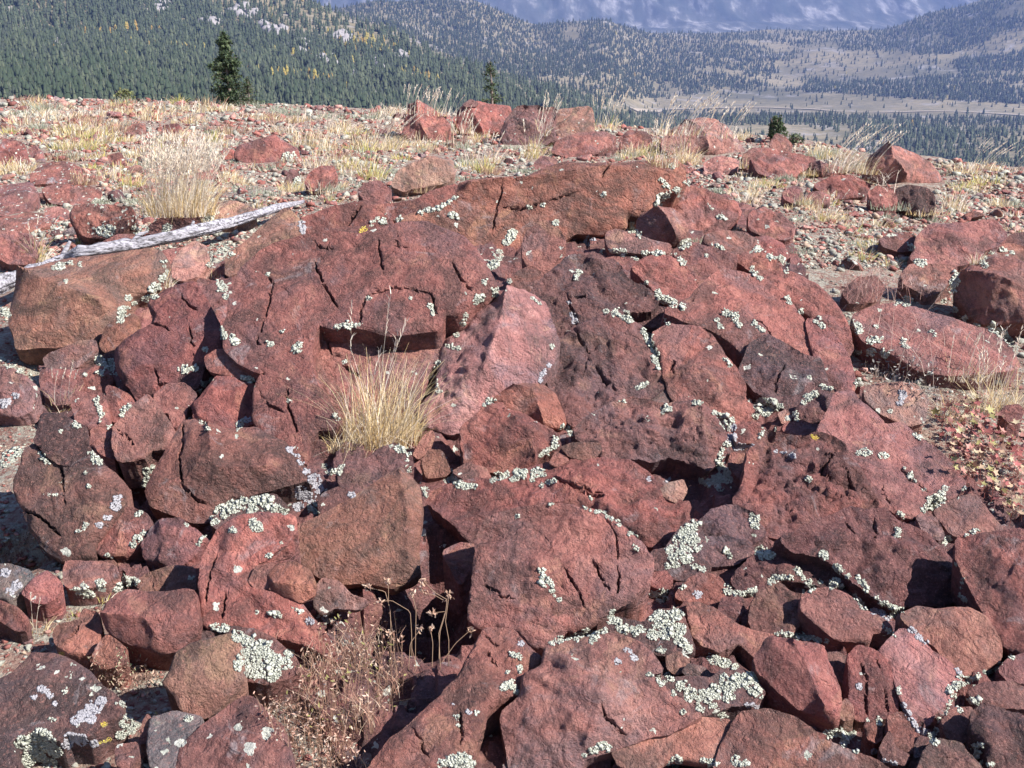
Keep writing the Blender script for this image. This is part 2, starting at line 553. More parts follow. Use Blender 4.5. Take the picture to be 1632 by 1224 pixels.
def R(label, tile, s, t=30, az=0, h=.06, rg=None, rh=.2, ck=(), c='r', ro=1.0, lift=.015, lich=.22, nf=3, name=None, cat='rock', depth=1.0, at=None, on=0, grow=3.4):
    rid = len(ROCKS)
    lr = np.random.default_rng(1000 + rid)
    poly = cut_corners(pts(tile, s)[:, :2])
    if poly_area(poly) < 0: poly = poly[::-1]
    apx = abs(poly_area(poly))
    hi0 = poly[:, 1].mean()
    emb = tile in 'BCDFGHKLZ' and not on and hi0 > 330
    if emb: grow = 4.4
    if tile in 'EI': grow = min(grow, 2.4)
    if apx < 1500: grow = min(grow, 1.2)
    g = float(np.clip(math.sqrt(apx) / 42, 1.7, 3.5))
    bnd = resample(poly, g)
    nn = vnoise(np.c_[bnd * 0.09, np.full(len(bnd), rid * 3.1)], 21) * 0.6 + vnoise(np.c_[bnd * 0.32, np.full(len(bnd), rid * 3.1)], 22) * 0.4
    tg = np.roll(bnd, -1, 0) - np.roll(bnd, 1, 0)
    nr = np.c_[tg[:, 1], -tg[:, 0]] / (np.linalg.norm(tg, axis=1, keepdims=True) + 1e-9)
    bnd = bnd + nr * (nn * min(2.6, math.sqrt(apx) * 0.03) * min(ro, 1.5))[:, None] + nr * grow * (1 if hi0 > 330 else .5)
    lo, hi = bnd.min(0), bnd.max(0)
    gx, gy = np.meshgrid(np.arange(lo[0], hi[0], g), np.arange(lo[1], hi[1], g * 0.87))
    gx = gx + (np.arange(gx.shape[0]) % 2)[:, None] * g * 0.5
    gp = np.c_[gx.ravel(), gy.ravel()] + lr.uniform(-.22, .22, (gx.size, 2)) * g
    gp = gp[inside(bnd, gp)]
    dpx = seg_dist(gp, bnd, np.roll(bnd, -1, 0))
    gp = gp[dpx > g * 0.55]
    cracks = [pts(k.split(':')[0], k.split(':')[1])[:, :2] if ':' in k else pts(tile, k)[:, :2] for k in ck]
    # anchor: where the foot of the outline meets the hillside
    ax = float(bnd[:, 0].mean()); ay = lo[1] + 0.95 * (hi[1] - lo[1])
    if at is not None: ax, ay = at
    A = ray_base(np.array(ax), np.array(float(ay)))
    if on:
        dv = ray(np.array(ax), np.array(float(ay)))
        best = np.linalg.norm(A - ORG) + 0.02
        for bv in BVHS:
            hit = bv.ray_cast(Vector(ORG), Vector(dv), best)
            if hit[0] is not None and hit[3] < best:
                best = hit[3]; A = np.array(hit[0])
        lift = 0.004
    t = t + lr.uniform(-3, 3); az = az + lr.uniform(-9, 9)
    tr, ar = math.radians(t), math.radians(az)
    n = np.array([math.sin(tr) * math.sin(ar), -math.sin(tr) * math.cos(ar), math.cos(tr)])
    A = A + np.array([0, 0, min(lift, .05) * (1.0 if np.linalg.norm(A - ORG) < 9 else 0.6)])
    e1 = np.cross(np.array([0, 1.0, 0]), n); e1 /= np.linalg.norm(e1)
    e2 = np.cross(n, e1)
    def unproj(p):
        d = ray(p[:, 0], p[:, 1])
        tt = ((A - ORG) @ n) / (d @ n)
        return ORG + d * tt[:, None]
    cpts = []
    for cp in cracks:
        fine = [cp[0]]
        for a, b in zip(cp[:-1], cp[1:]):
            nk = max(2, int(np.linalg.norm(b - a) / 6))
            for k in range(1, nk + 1): fine.append(a + (b - a) * k / nk + lr.normal(0, .9, 2) * (k < nk))
        fine = np.array(fine)
        cpts.append(fine)
        tgc = np.gradient(fine, axis=0); nc = np.c_[-tgc[:, 1], tgc[:, 0]] / (np.linalg.norm(tgc, axis=1, keepdims=True) + 1e-9)
        ex = np.concatenate([fine + nc * o_ for o_ in (-2.6, -1.3, 0, 1.3, 2.6)])
        ex = ex[inside(bnd, ex)]
        if len(ex):
            ex = ex[seg_dist(ex, bnd, np.roll(bnd, -1, 0)) > 1.2]
            gp = gp[seg_dist(gp, fine[:-1], fine[1:]) > 3.0]
            gp = np.r_[gp, ex]
    cracks = cpts
    P2 = np.r_[bnd, gp]
    nb = len(bnd)
    W = unproj(P2)
    uv = np.c_[(W - A) @ e1, (W - A) @ e2]
    buv = uv[:nb]
    L = math.sqrt(abs(poly_area(buv)))
    pxm = L / math.sqrt(apx)
    d = seg_dist(uv, buv, np.roll(buv, -1, 0)); d[:nb] = 0
    dm = d.max()
    cen = uv[d.argmax()]
    ew = min(0.032 * L, 0.022) + 0.004
    edge = 1 - np.exp(-d / ew)
    dome = 1 - (1 - d / dm) ** 2
    H = ((0.032 + 0.6 * h) if emb else (0.055 + 0.75 * h)) * L
    # angular block: a roof of flat facets cut off by steep, uneven side chamfers
    nk = nf + 3
    th0 = lr.uniform(0, 6.28)
    roof = np.full(len(uv), 1e9)
    for k in range(nk):
        th = th0 + 6.283 * k / nk + lr.uniform(-.45, .45)
        dk = np.array([math.cos(th), math.sin(th)])
        q = (uv - cen) @ dk
        sl = lr.uniform(.04, .34) * (1.0 if k % 2 else .55)
        roof = np.minimum(roof, H * lr.uniform(.62, 1.1) - sl * (q + lr.uniform(-.1, .45) * dm))
    wob_ = 1 + .45 * vnoise(np.c_[uv * (5 / max(L, .15)), np.full(len(uv), rid * 5.)], 34)
    cham = d * (1.15 * wob_)
    cham2 = .35 * H + d * .42 * (2 - wob_)
    hh = np.minimum(np.minimum(cham, cham2), np.maximum(roof, .12 * H))
    if rg:
        rp = unproj(pts(tile, rg)[:, :2]); ruv = np.c_[(rp - A) @ e1, (rp - A) @ e2]
        dr = seg_dist(uv, ruv[:-1], ruv[1:]) if len(ruv) > 1 else np.linalg.norm(uv - ruv[0], axis=1)
        hh = np.minimum(hh * 0.5, .5 * H) + rh * L * d / (d + dr + 1e-6)
    # fracture plates
    wn = np.c_[vnoise(np.c_[uv * 9 / max(L, .2) * .5, np.full(len(uv), rid)], 31), vnoise(np.c_[uv * 9 / max(L, .2) * .5, np.full(len(uv), rid)], 32)]
    for cs, am, wgt in ((0.42, 0.012, .45), (0.17, 0.006, .45 + max(ro - .8, 0)), (0.07, 0.003, .5 + max(ro - .8, 0) * 2)):
        cell = max(min(cs * L, cs * .8), 0.02)
        ext = buv.max(0) - buv.min(0)
        ns = int(np.clip(ext[0] * ext[1] / cell ** 2, 3, 320))
        sd = buv.min(0) + lr.uniform(0, 1, (ns, 2)) * ext
        q = uv + wn * cell * 0.35
        tl = lr.normal(0, .17, (ns, 2)); of = lr.normal(0, 1, ns) * am * min(L, .9)
        cq = lr.uniform(.25, .9, ns) * .5 / cell * .55
        best = np.full(len(uv), -1e9)
        for k in range(ns):
            dx, dy = q[:, 0] - sd[k, 0], q[:, 1] - sd[k, 1]
            best = np.maximum(best, of[k] + tl[k, 0] * dx + tl[k, 1] * dy - cq[k] * (dx * dx + dy * dy))
        hh = hh + edge * ro * (best - best.mean()) * wgt
    amp = min(L / 0.35, 1.0)
    w3 = np.c_[uv, np.full(len(uv), rid * 1.7)]
    hh = hh + edge * ro * amp * (fbm(w3 * 4, 3, 41) * 0.006 + fbm(w3 * 30, 3, 42) * 0.009 + (np.abs(fbm(w3 * 22, 3, 44)) - .2) * 0.030 * max(ro - .62, 0))
    ga = lr.uniform(0, 3.14); cg, sg = math.cos(ga), math.sin(ga)
    gr_ = np.c_[(uv[:, 0] * cg + uv[:, 1] * sg) * 20, (-uv[:, 0] * sg + uv[:, 1] * cg) * 5.5, np.full(len(uv), rid * 2.3)]
    gr_[:, 0] += 1.2 * vnoise(w3 * 5, 47)
    hh = hh + edge * amp * (.3 + .7 * ro) * (fbm(gr_, 4, 46, .6) * .011 - np.maximum(fbm(gr_ * .8 + 5, 3, 48) - .22, 0) * .03)
    rid_n = 1 - np.abs(fbm(w3 * 16, 3, 43)) * 2
    hh = hh - 0.4 * edge * ro * amp * np.maximum(rid_n - 0.70, 0) * 0.03 * max(ro - .55, 0) * 2
    hh[:nb] += 0
    for cp in cracks:
        cw = unproj(cp); cuv = np.c_[(cw - A) @ e1, (cw - A) @ e2]
        dc = seg_dist(uv, cuv[:-1], cuv[1:])
        wd = .95 * pxm
        vary = np.clip(.75 + .6 * vnoise(np.c_[uv / max(pxm, 1e-6) * .05, np.full(len(uv), rid + 7.)], 91), .25, 1.1)
        vary = vary * sstep(0, 14 * pxm, np.minimum(np.linalg.norm(uv - cuv[0], axis=1), np.linalg.norm(uv - cuv[-1], axis=1)) + 3 * pxm)
        hh = hh - 0.036 * vary * np.exp(-(dc / wd) ** 2) * min(1, L / .3) * edge
    V = W + n * hh[:, None]
    # triangles
    eds = [(k, (k + 1) % nb) for k in range(nb)]
    r = geometry.delaunay_2d_cdt([Vector(p) for p in P2.tolist()], eds, [list(range(nb))], 1, 1e-5, True)
    ov, of_, orig = r[0], r[2], r[3]
    if len(ov) != len(P2):
        idx = np.array([o[0] if len(o) else -1 for o in orig])
        if (idx < 0).any():
            P2n = np.array([[v.x, v.y] for v in ov])
            for k in np.where(idx < 0)[0]:
                idx[k] = np.argmin(((P2 - P2n[k]) ** 2).sum(1))
    else:
        idx = np.array([o[0] for o in orig])
    T = idx[np.array([list(f) for f in of_ if len(f) == 3])]
    T = T[(T[:, 0] != T[:, 1]) & (T[:, 1] != T[:, 2]) & (T[:, 0] != T[:, 2])]
    T = T[inside(bnd, P2[T].mean(1))]
    nrm = np.cross(V[T[:, 1]] - V[T[:, 0]], V[T[:, 2]] - V[T[:, 0]])
    flip = (nrm @ n) < 0
    T[flip] = T[flip][:, ::-1]
    # sides and hidden underside
    cw = W[:nb].mean(0)
    inw = cw - W[:nb]
    r2 = W[:nb] - n * (0.14 * L * depth) + inw * 0.004
    r3 = W[:nb] - n * (0.40 * L * depth) + inw * (.22 if on else .07)
    bz = base_z(r3[:, 0], r3[:, 1]) - 0.12
    r3[:, 2] = np.minimum(r3[:, 2], np.maximum(bz, r3[:, 2] - (0.0 if on else 0.22)))
    sn = vnoise(np.r_[r2, r3] * 14, 51)
    r2 = r2 + (inw * 0.05) * sn[:nb, None]
    k0 = len(V)
    V = np.r_[V, r2, r3, r3.mean(0)[None]]
    i = np.arange(nb); j = (i + 1) % nb
    a_, b_, c_, d_ = i, j, k0 + i, k0 + j
    e_, f_ = k0 + nb + i, k0 + nb + j
    ce = np.full(nb, k0 + 2 * nb)
    side = np.r_[np.c_[a_, c_, b_], np.c_[b_, c_, d_], np.c_[c_, e_, d_], np.c_[d_, e_, f_], np.c_[e_, ce, f_]]
    sa = np.cross(V[side[0, 1]] - V[side[0, 0]], V[side[0, 2]] - V[side[0, 0]])
    if sa @ (V[side[0, 0]] - cw) < 0: side = side[:, ::-1]
    T = np.r_[T, side]
    nm = name or ('boulder' if L > 0.42 else ('rock' if L > 0.14 else 'stone'))
    o = new_mesh(nm, V - A, T, M_ROCK, sharp=math.radians(38))
    o.location = A
    tc = np.array(TINT[c]) * np.array([1, (wv := lr.uniform(.95, 1.24)), wv * lr.uniform(.94, 1.03)]) * lr.uniform(.80, 1.28) * (1 + lr.normal(0, .025, 3))
    o.color = (*tc, 1)
    o['lich'] = float(lich)
    tag(o, label, cat)
    BVHS.append(BVHTree.FromPolygons(V.tolist(), T.tolist()))
    ALLV.append(V); ALLF.append(T); OWN.append(rid)
    ROCKS.append(o)
    # footprint in the photo, so loose gravel is spread only between the rocks
    x0, y0 = np.maximum((lo / 2).astype(int), 0); x1, y1 = np.minimum((hi / 2).astype(int) + 1, (MASK_W, MASK_H))
    if x1 > x0 and y1 > y0:
        mx, my = np.meshgrid(np.arange(x0, x1), np.arange(y0, y1))
        mm = inside(bnd, np.c_[mx.ravel() * 2 + 1., my.ravel() * 2 + 1.]).reshape(mx.shape)
        mask[y0:y1, x0:x1] |= mm
    return o

# bedrock that shows in the joints of the outcrop
_obp = np.array([(60, 560), (200, 440), (360, 410), (600, 340), (1050, 270), (1250, 340), (1360, 600), (1690, 860), (1690, 1290), (600, 1290), (420, 1000), (150, 900), (60, 800)], float)
def bedrock_z(x, y):
    P = np.stack([x, y, base_z(x, y)], -1).reshape(-1, 3)
    px, py = project(P)
    m = inside(_obp, np.c_[px, py]).reshape(x.shape)
    q = xy0(x, y)
    w = q + 0.06 * np.stack([fbm(q * 4, 2, 81), fbm(q * 4, 2, 82), 0 * x], -1)
    n = vnoise(np.floor(w * 9), 83) * .022 + vnoise(np.floor(w * 21 + 3.3), 84) * .012 + fbm(q * 18, 3, 85) * .02
    z = base_z(x, y) - .02 + n
    for (qx, qy, rad, dep) in PITS_W:
        z = z - dep * np.exp(-((x - qx) ** 2 + (y - qy) ** 2) / (rad * rad))
    return np.where(m, z, z - .4)
bedrock, _bv, _bf = polar_sheet('bedrock', np.geomspace(1.8, 11, 250), np.linspace(-.56, .56, 400), bedrock_z, M_ROCK)
bedrock.data.set_sharp_from_angle(angle=math.radians(38))
bedrock.color = (.8, .9, .95, 1); bedrock['lich'] = .5
tag(bedrock, 'broken red bedrock showing in the joints between blocks', None, None, 'structure')

# left side and the loose blocks there
R('large flat-topped red block lying below the grey log at left', 'A', '110,790 160,755 270,690 420,650 560,640 700,620 900,590 960,610 975,660 950,750 890,830 780,860 740,930 700,1010 640,1050 610,1110 560,1150 420,1150 330,1165 240,1165 100,1180 90,1090 60,1030 75,930', t=38, rg='150,775 370,890 640,985', rh=.20, ro=.35, c='b', lich=.1, h=.06)
R('small brownish wedge stone at lower right corner of the large flat-topped block', 'A', '600,1160 640,1050 790,980 820,1000 800,1040 810,1100 720,1160 690,1215 620,1190', t=40, c='b', ro=.6)
R('tapered flat slab leaning in front of the large flat-topped block', 'E', '262,20 300,-10 400,-50 480,-85 565,-90 575,-40 470,60 380,75 280,70', t=45, c='p', ro=.6)
R('small dark stone wedged above the left lobe of the outcrop', 'A', '800,960 890,900 920,990 910,1030 810,1085 795,1040', t=25)
R('rounded cracked left lobe of the red outcrop', 'A', '890,905 1000,835 1150,785 1200,850 1250,940 1310,1060 1325,1190 1230,1230 1215,1290 1180,1400 1100,1440 1110,1500 1000,1550 950,1480 880,1450 830,1490 770,1400 710,1330 690,1200 780,1110 860,1070 910,1040 920,990', t=40, az=-10, h=.13, ck=['905,1045 1000,1075 1030,1115', '1085,860 1090,890 1180,960', '1135,1060 1145,1150 1180,1200', '930,1310 950,1400 1010,1390'], ro=.8)
R('narrow red strip of rock between the left lobe and the big dome', 'A', '1180,770 1290,790 1330,830 1370,880 1375,980 1340,1050 1310,1055 1260,950 1220,860', t=30, az=-15)
R('huge red dome of the outcrop with long cracks and a tongue running down', 'B', '-125,870 -60,720 60,610 150,560 330,515 480,490 640,510 760,480 900,440 1040,435 1180,490 1260,520 1330,590 1400,700 1450,790 1390,850 1330,880 1250,960 1150,970 1115,1060 1000,1075 820,1095 690,1055 640,1045 480,1050 400,1020 360,1110 345,1224 380,1374 450,1480 530,1620 470,1650 390,1660 340,1740 320,1870 200,1735 60,1665 20,1600 30,1430 60,1350 100,1330 -10,1290 -80,1250 -150,1180 -160,1060 -125,980', t=33, h=.05, name='boulder', nf=4,
  ck=['375,650 400,720 440,810 515,935', '100,740 130,790 115,900 80,1000 60,1080 35,1140 60,1160', '760,540 775,640 790,740', '870,500 880,590 940,600', '1200,670 1240,760 1290,830 1340,855', '360,545 420,570 495,572', 'F:40,200 110,310 200,350', 'F:210,200 230,330 290,480', '560,1050 400,1150 345,1200', '650,1040 655,960 690,880 760,850 950,852 1080,885 1110,1000'], ro=.42)
R('crumbly block of the outcrop directly behind the big grass tuft', 'B', '350,1130 400,1040 450,1070 600,1050 690,1050 820,1090 900,1100 1000,1060 1080,1080 1120,1130 1150,1140 1130,1220 1050,1300 1000,1420 960,1560 700,1640 540,1620 440,1455 380,1365 350,1240', t=35, ck=['440,1080 460,1150 480,1215 560,1240', 'F:540,60 620,110 660,140'], ro=.9)
R('two-faced boulder right of the grass, dark rough left face and smooth pink right face', 'Z', '745,508 770,490 795,478 816,462 845,470 867,486 880,523 888,545 882,572 866,600 853,612 800,626 774,644 763,655 742,680 720,690 690,680 672,669 667,655 680,640 697,623 702,572 710,545 739,528', t=36, rg='812,478 800,545 775,610', rh=.22, ro=.9, c='p')
R('arched orange-brown plate with a shaded underside propped on the outcrop', 'G', '-40,260 40,195 130,175 240,180 310,230 380,390 350,425 240,410 130,350 0,325 -20,290', t=42, az=15, rg='60,200 170,235 235,405', rh=.26, c='b', ro=.5, lift=.1, on=1)
R('rough domed rock below the arched brown plate', 'F', '1265,430 1370,340 1390,300 1495,285 1510,335 1600,350 1740,425 1830,480 1835,545 1720,590 1690,650 1600,690 1480,690 1390,670 1290,640 1265,540', t=42, rg='1510,340 1640,500 1690,640', rh=.18, ro=1.1)
R('low slab showing under the rough domed rock', 'F', '1200,690 1290,640 1400,670 1430,720 1400,770 1300,760', t=25)
R('small tilted chip leaning on the right edge of the big grass tuft', 'F', '965,590 1030,480 1080,445 1095,480 1060,570 1000,615', t=50, c='b', ro=.5, lift=.08, on=1)
R('small brown block beside the tilted chip', 'F', '1020,640 1060,560 1140,565 1190,690 1160,720 1050,730', t=45, c='b', ro=.7)
R('dark rough slab behind the top edge of the big triangular rock', 'F', '530,700 580,650 700,620 780,560 860,530 960,620 900,670 760,740 660,800 600,850 540,780', t=28, c='d')
R('small grey-crusted slab left of the big triangular rock', 'F', '400,870 430,820 530,780 600,850 490,910 410,950', t=25, c='d', lich=.6)
R('big smooth triangular red rock in the middle foreground', 'F', '240,1090 300,1010 420,960 600,860 780,740 890,670 950,730 1000,790 1010,900 1000,1010 990,1100 1000,1290 940,1340 840,1380 700,1345 550,1355 400,1310 330,1250 270,1180', t=46, rg='890,700 925,880 945,1240', rh=.10, ro=.5, lich=.05, c='b', lift=.1, h=.14, on=1)
R('large cracked block with a pink top left of the triangular rock', 'E', '1090,395 1160,385 1260,440 1420,440 1520,430 1620,490 1700,515 1830,680 1850,735 1700,775 1540,815 1400,845 1300,910 1240,990 1150,990 1040,950 900,890 870,800 930,680 1000,560 1060,450', t=38, rg='1270,460 1300,690 1330,740 1600,720', rh=.20, ck=['1090,400 1100,570 1080,640 1100,800 1180,880 1250,905'], ro=.7)
R('rounded rock perched between left lobe and cracked pink-topped block', 'E', '1150,300 1210,230 1290,130 1340,110 1440,150 1530,180 1540,250 1530,330 1500,400 1420,440 1300,450 1230,400 1160,370', t=40, h=.14, ro=.7)
R('thin tan slab lying across the outcrop above the rounded rock', 'E', '1225,10 1290,-30 1400,-40 1500,-20 1550,40 1600,110 1560,130 1450,130 1340,110 1260,90 1240,70', t=40, c='b', ro=.5, lift=.09, on=1)
R('wedge rock with overhanging dark base beside the deep left hole', 'E', '680,420 740,370 820,270 880,235 930,290 980,360 1030,440 1020,500 1000,550 900,560 850,610 740,630 700,610 670,520', t=40, ck=['690,430 770,500 800,550'], ro=.7, lift=.1)
R('red rock tucked under the left lobe above the deep hole', 'E', '920,240 1000,170 1100,170 1170,230 1160,300 1120,290 1090,400 1040,420 1010,340 960,330', t=32)
R('small lichened rock between two upright rocks near the left hole', 'E', '640,290 640,180 700,200 770,240 800,290 740,370 680,390 650,360', t=38, lich=.4)
R('upright rock with a white lichen streak down its side at left', 'E', '430,270 450,220 520,220 620,230 640,330 660,420 560,430 520,430 450,380', t=42)
R('narrow wedge below the rock with the white lichen streak', 'E', '540,440 660,425 675,520 690,620 600,585 550,520', t=40)
R('small blocky rock above the white lichen streak at left', 'E', '470,200 500,130 560,70 620,60 680,140 640,180 625,230 540,225 480,210', t=35)
R('reddish rock behind thin dry stems near the left edge', 'E', '240,110 270,80 430,90 490,140 470,210 420,280 330,290 270,230 240,160', t=35)
R('pinkish rock with round grey lichen discs at the left edge', 'E', '-60,90 0,75 60,70 140,120 210,180 200,250 180,330 100,360 -20,350 -70,300', t=40, c='p', lich=.3, lift=.07)
R('rounded boulder with a wide vertical split at left', 'E', '90,740 130,650 140,560 200,530 250,600 340,650 430,650 540,670 630,660 690,710 740,780 740,880 700,940 650,1000 600,1080 560,1120 560,1200 380,1224 270,1150 180,1040 140,920 90,820', t=45, h=.14, ck=['350,650 390,800 410,910', '365,655 400,800', '140,920 260,980 380,1090'], ro=.8, lich=.4)
R('lumpy rock resting on top of the split rounded boulder', 'E', '210,510 230,430 250,350 370,350 420,390 510,430 520,540 600,620 630,660 540,670 430,650 350,640 280,590 240,540', t=38, lich=.35, c='d', lift=.06, on=1)
R('small triangular rock under the right side of the split boulder', 'E', '580,1190 600,1070 650,990 720,930 760,910 850,930 900,1010 880,1080 830,1140 720,1190', t=40, lich=.3)
R('angular rock with pale top edge right of the small triangular rock', 'E', '850,1120 890,1060 950,980 1060,970 1120,1010 1230,1090 1180,1160 1100,1240 960,1240 860,1200', t=42, rg='960,1000 1000,1100 960,1230', rh=.15, lich=.3)
R('long dark red slab running down past the two small stones', 'I', '1190,130 1200,0 1240,-90 1300,-200 1400,-270 1560,-300 1760,-280 1770,-200 1720,-130 1600,-40 1530,10 1480,90 1490,150 1600,170 1700,190 1800,250 1860,330 1950,430 2020,600 1900,520 1800,480 1632,440 1530,390 1400,370 1220,380 1200,260', t=34, ck=['1340,180 1330,300 1310,360', '1290,-60 1240,120 1230,250'], ro=.8, lich=.35)
R('small tan stone, left one of the pair on the long dark slab', 'I', '1480,110 1530,20 1632,0 1625,60 1600,150 1540,165', t=45, c='b', ro=.5, lift=.1, on=1)
R('small two-toned stone, right one of the pair on the long dark slab', 'J', '100,80 150,20 260,0 340,50 380,130 370,190 300,230 200,190 130,160', t=45, rg='150,130 240,145 350,140', rh=.25, c='b', ro=.5, lift=.1, on=1)
R('small grey-pink stone right of the two-toned stone', 'J', '390,150 430,100 520,120 600,200 690,230 640,270 500,260 420,300 380,260', t=40, c='p', lich=.5, lift=.07, on=1)
R('angular block with bright pink top and dark stepped front, lower left', 'I', '610,310 640,240 700,190 760,165 850,175 980,180 1100,160 1160,170 1165,250 1180,330 1170,420 1110,470 1070,520 960,540 850,510 730,460 640,400', t=46, rg='630,320 780,335 900,355 960,440', rh=.22, ro=.6, lich=.05, lift=.08)
R('brown slab standing behind the pink-topped angular block', 'I', '840,170 830,100 900,60 1020,20 1160,30 1165,160 1080,165 960,185', t=45, c='b', ro=.6)
R('grainy rounded brownish boulder beside the lichen mat, lower left', 'I', '970,720 1010,660 1050,540 1150,480 1270,450 1380,430 1430,490 1440,600 1440,700 1400,760 1360,800 1300,880 1210,930 1090,880 1040,790', t=48, h=.14, c='b', ro=.55, lich=.05, lift=.1)
R('dark flake showing behind the grainy brownish boulder', 'I', '1080,520 1100,470 1220,400 1360,390 1370,430 1260,450 1150,490', t=35, c='d')
R('broad dark slab with grey lichen blotches in the bottom left corner', 'I', '-60,740 0,700 90,650 150,590 200,540 320,545 400,570 520,640 600,730 700,800 720,900 600,960 540,1030 400,1010 350,1060 200,990 60,1060 110,1200 100,1260 -60,1260', t=26, h=.08, c='d', lich=.55, ro=.55, nf=2)
R('thin upright flat stones left of the pink-topped block', 'I', '320,430 340,380 440,350 480,340 500,280 580,300 600,400 580,470 540,540 460,550 400,540 330,480', t=35, ck=['480,340 460,420 410,470'])
R('small pointed grey-brown stone under the pink-topped block', 'I', '540,580 600,470 640,430 740,510 750,590 700,620 610,630', t=45, c='b')
R('lichen-edged slab at the foot of the split boulder', 'I', '390,130 380,50 400,-10 600,0 690,20 700,70 620,130 500,150 420,150', t=30, lich=.6)
R('ragged small rock near the left edge below the dark hole', 'I', '130,180 200,100 280,50 330,90 360,120 340,200 270,240 200,230', t=35, lich=.4)
R('low red rock cut by the left edge above the broad dark slab', 'I', '-40,210 0,230 100,270 160,330 150,400 100,400 0,340 -40,330', t=35)
R('grey lichened stone patch between rocks at the left edge', 'I', '-40,20 60,10 180,50 200,100 130,170 60,220 -40,190', t=28, c='g', lich=.9)
R('dark slab under the twig shadows at the bottom', 'I', '1050,1260 1080,1100 1200,980 1300,900 1400,830 1500,790 1600,900 1700,1000 1760,1260', t=26, c='d', lich=.5, nf=2)
R('small upright reddish chip in the grey lichen at bottom left', 'I', '830,1080 850,950 880,900 940,990 900,1070', t=40)
R('small lichen-topped stone in the bottom left corner', 'I', '690,1090 820,1070 830,1150 760,1235 690,1200', t=35, lich=.5)
R('flat lavender-grey crusted slab left of the twig shadows', 'I', '900,930 1040,890 1200,920 1200,980 1090,1100 1050,1240 900,1220 880,1090', t=20, c='g', lich=1.0, ro=.5, nf=1)
# middle foreground
R('curved ledge arching over the big round boulder', 'Z', '682,800 690,785 740,767 800,764 850,746 900,735 950,733 1000,735 1025,750 1050,775 1085,800 1090,835 1070,862 1045,872 1022,862 985,838 940,815 870,806 800,818 775,830 765,872 745,857 725,832 700,815', t=30, h=.16, ro=1.0, ck=['880,770 920,790 960,800', 'G:460,860 540,880 610,900'])
R('big round red boulder with white lichen splash, bottom centre', 'Z', '752,960 758,900 762,855 775,828 800,818 830,812 870,806 905,808 945,816 985,838 1020,866 1040,895 1032,930 1005,955 978,970 960,985 930,1000 900,1005 880,1030 850,1030 830,1010 790,1000 765,1000 748,985', t=46, h=.17, ck=['K:540,0 600,110 640,180', 'K:370,50 450,170 500,280', 'G:620,970 680,1080 690,1224', 'J:1390,140 1470,180 1500,220 1580,225', 'K:690,0 700,90 680,190'], ro=.85, lich=.08, lift=.08)
R('small triangular stone stuck in the dark hollow left of the round boulder', 'Z', '708,880 735,868 754,871 752,895 733,930 722,905', t=55, ro=.5, lift=.02)
R('very coarse crumbled block with a dark square corner, centre right', 'G', '440,440 540,350 640,300 760,260 860,270 960,300 1030,290 1110,285 1170,285 1240,330 1330,460 1340,520 1290,620 1230,680 1180,640 1100,620 990,590 900,620 820,600 700,600 600,590 580,540 450,490', t=38, rg='1190,450 1180,300', rh=.16, ro=1.25, lift=.08)
R('dark ribbed rock between the two-faced boulder and the coarse block', 'G', '340,-80 420,-140 530,-190 600,-240 740,-220 830,-170 870,-90 940,90 970,170 870,260 760,260 640,300 530,350 430,410 390,380 350,290 300,200 270,140 330,0', t=34, c='d', ro=1.2, ck=['550,60 620,140 690,190', '430,-130 520,-20 480,120'])
R('smooth rounded red rock right of the vertical white lichen vein', 'G', '900,-130 1000,-180 1180,-160 1250,-110 1320,0 1390,80 1440,170 1440,260 1490,310 1450,380 1390,400 1340,350 1240,320 1170,270 1050,280 1010,230 980,130 950,-20', t=36, h=.13, ck=['1040,20 1010,80 1020,120'], ro=.85)
R('small pinkish step of rock left of the dark square corner', 'G', '890,200 960,185 1010,240 990,280 960,300 960,380 890,385 870,290', t=30, c='p')
R('flat orange chip lying left of the coarse crumbled block', 'G', '350,545 420,520 580,520 595,560 550,615 490,620 400,600', t=45, c='b', ro=.5, lift=.08, on=1)
R('tiny red chip beside the white lichen row', 'G', '285,640 320,570 400,620 330,665', t=40, lift=.06, on=1)
R('round orange-tan stone at the right end of the curved ledge', 'G', '930,810 990,760 1080,740 1105,800 1060,885 980,850', t=42, c='t', ro=.5, lift=.06, on=1)
R('small round stone in the lichen junction right of the coarse block', 'G', '1380,480 1400,430 1470,395 1540,410 1550,470 1500,520 1400,520', t=36)
R('small squarish stone just below the lichen junction', 'G', '1350,640 1370,580 1500,590 1500,660 1450,760 1390,710', t=38)
R('smooth red slab sloping down toward the red-leaved plant', 'H', '480,320 510,230 600,220 640,270 740,350 800,420 900,410 1010,500 1150,600 1280,770 1200,840 1080,830 1030,910 970,960 900,950 840,910 760,900 700,760 600,620 560,540 500,490 400,470 430,400', t=24, az=25, ck=['900,660 960,740 1060,830', '760,790 800,870 830,900', '500,490 550,540'], ro=.6, h=.09, lich=.12)
R('rough dark pitted block left of the smooth sloping slab', 'H', '0,560 30,530 100,450 200,480 330,490 400,470 500,490 560,540 600,620 700,760 760,900 600,910 460,930 380,1000 250,1040 180,1090 100,1060 -60,960 -100,860 -30,760', t=32, ro=1.3, ck=['430,600 490,590 430,690 490,745', '560,700 620,830'])
R('dark three-sided rock face with a lichen rim, right of centre', 'H', '260,340 340,270 440,200 500,210 510,260 450,380 390,410 320,400 270,380', t=45, az=-40, c='d', ro=1.1, lift=.07)
R('small tan chip at the lichen junction right of centre', 'H', '165,345 220,320 245,380 190,405', t=40, c='t', lift=.06, on=1)
R('small rough stone below the dark three-sided face', 'H', '190,440 210,405 300,385 390,415 410,460 340,490 240,480', t=30)
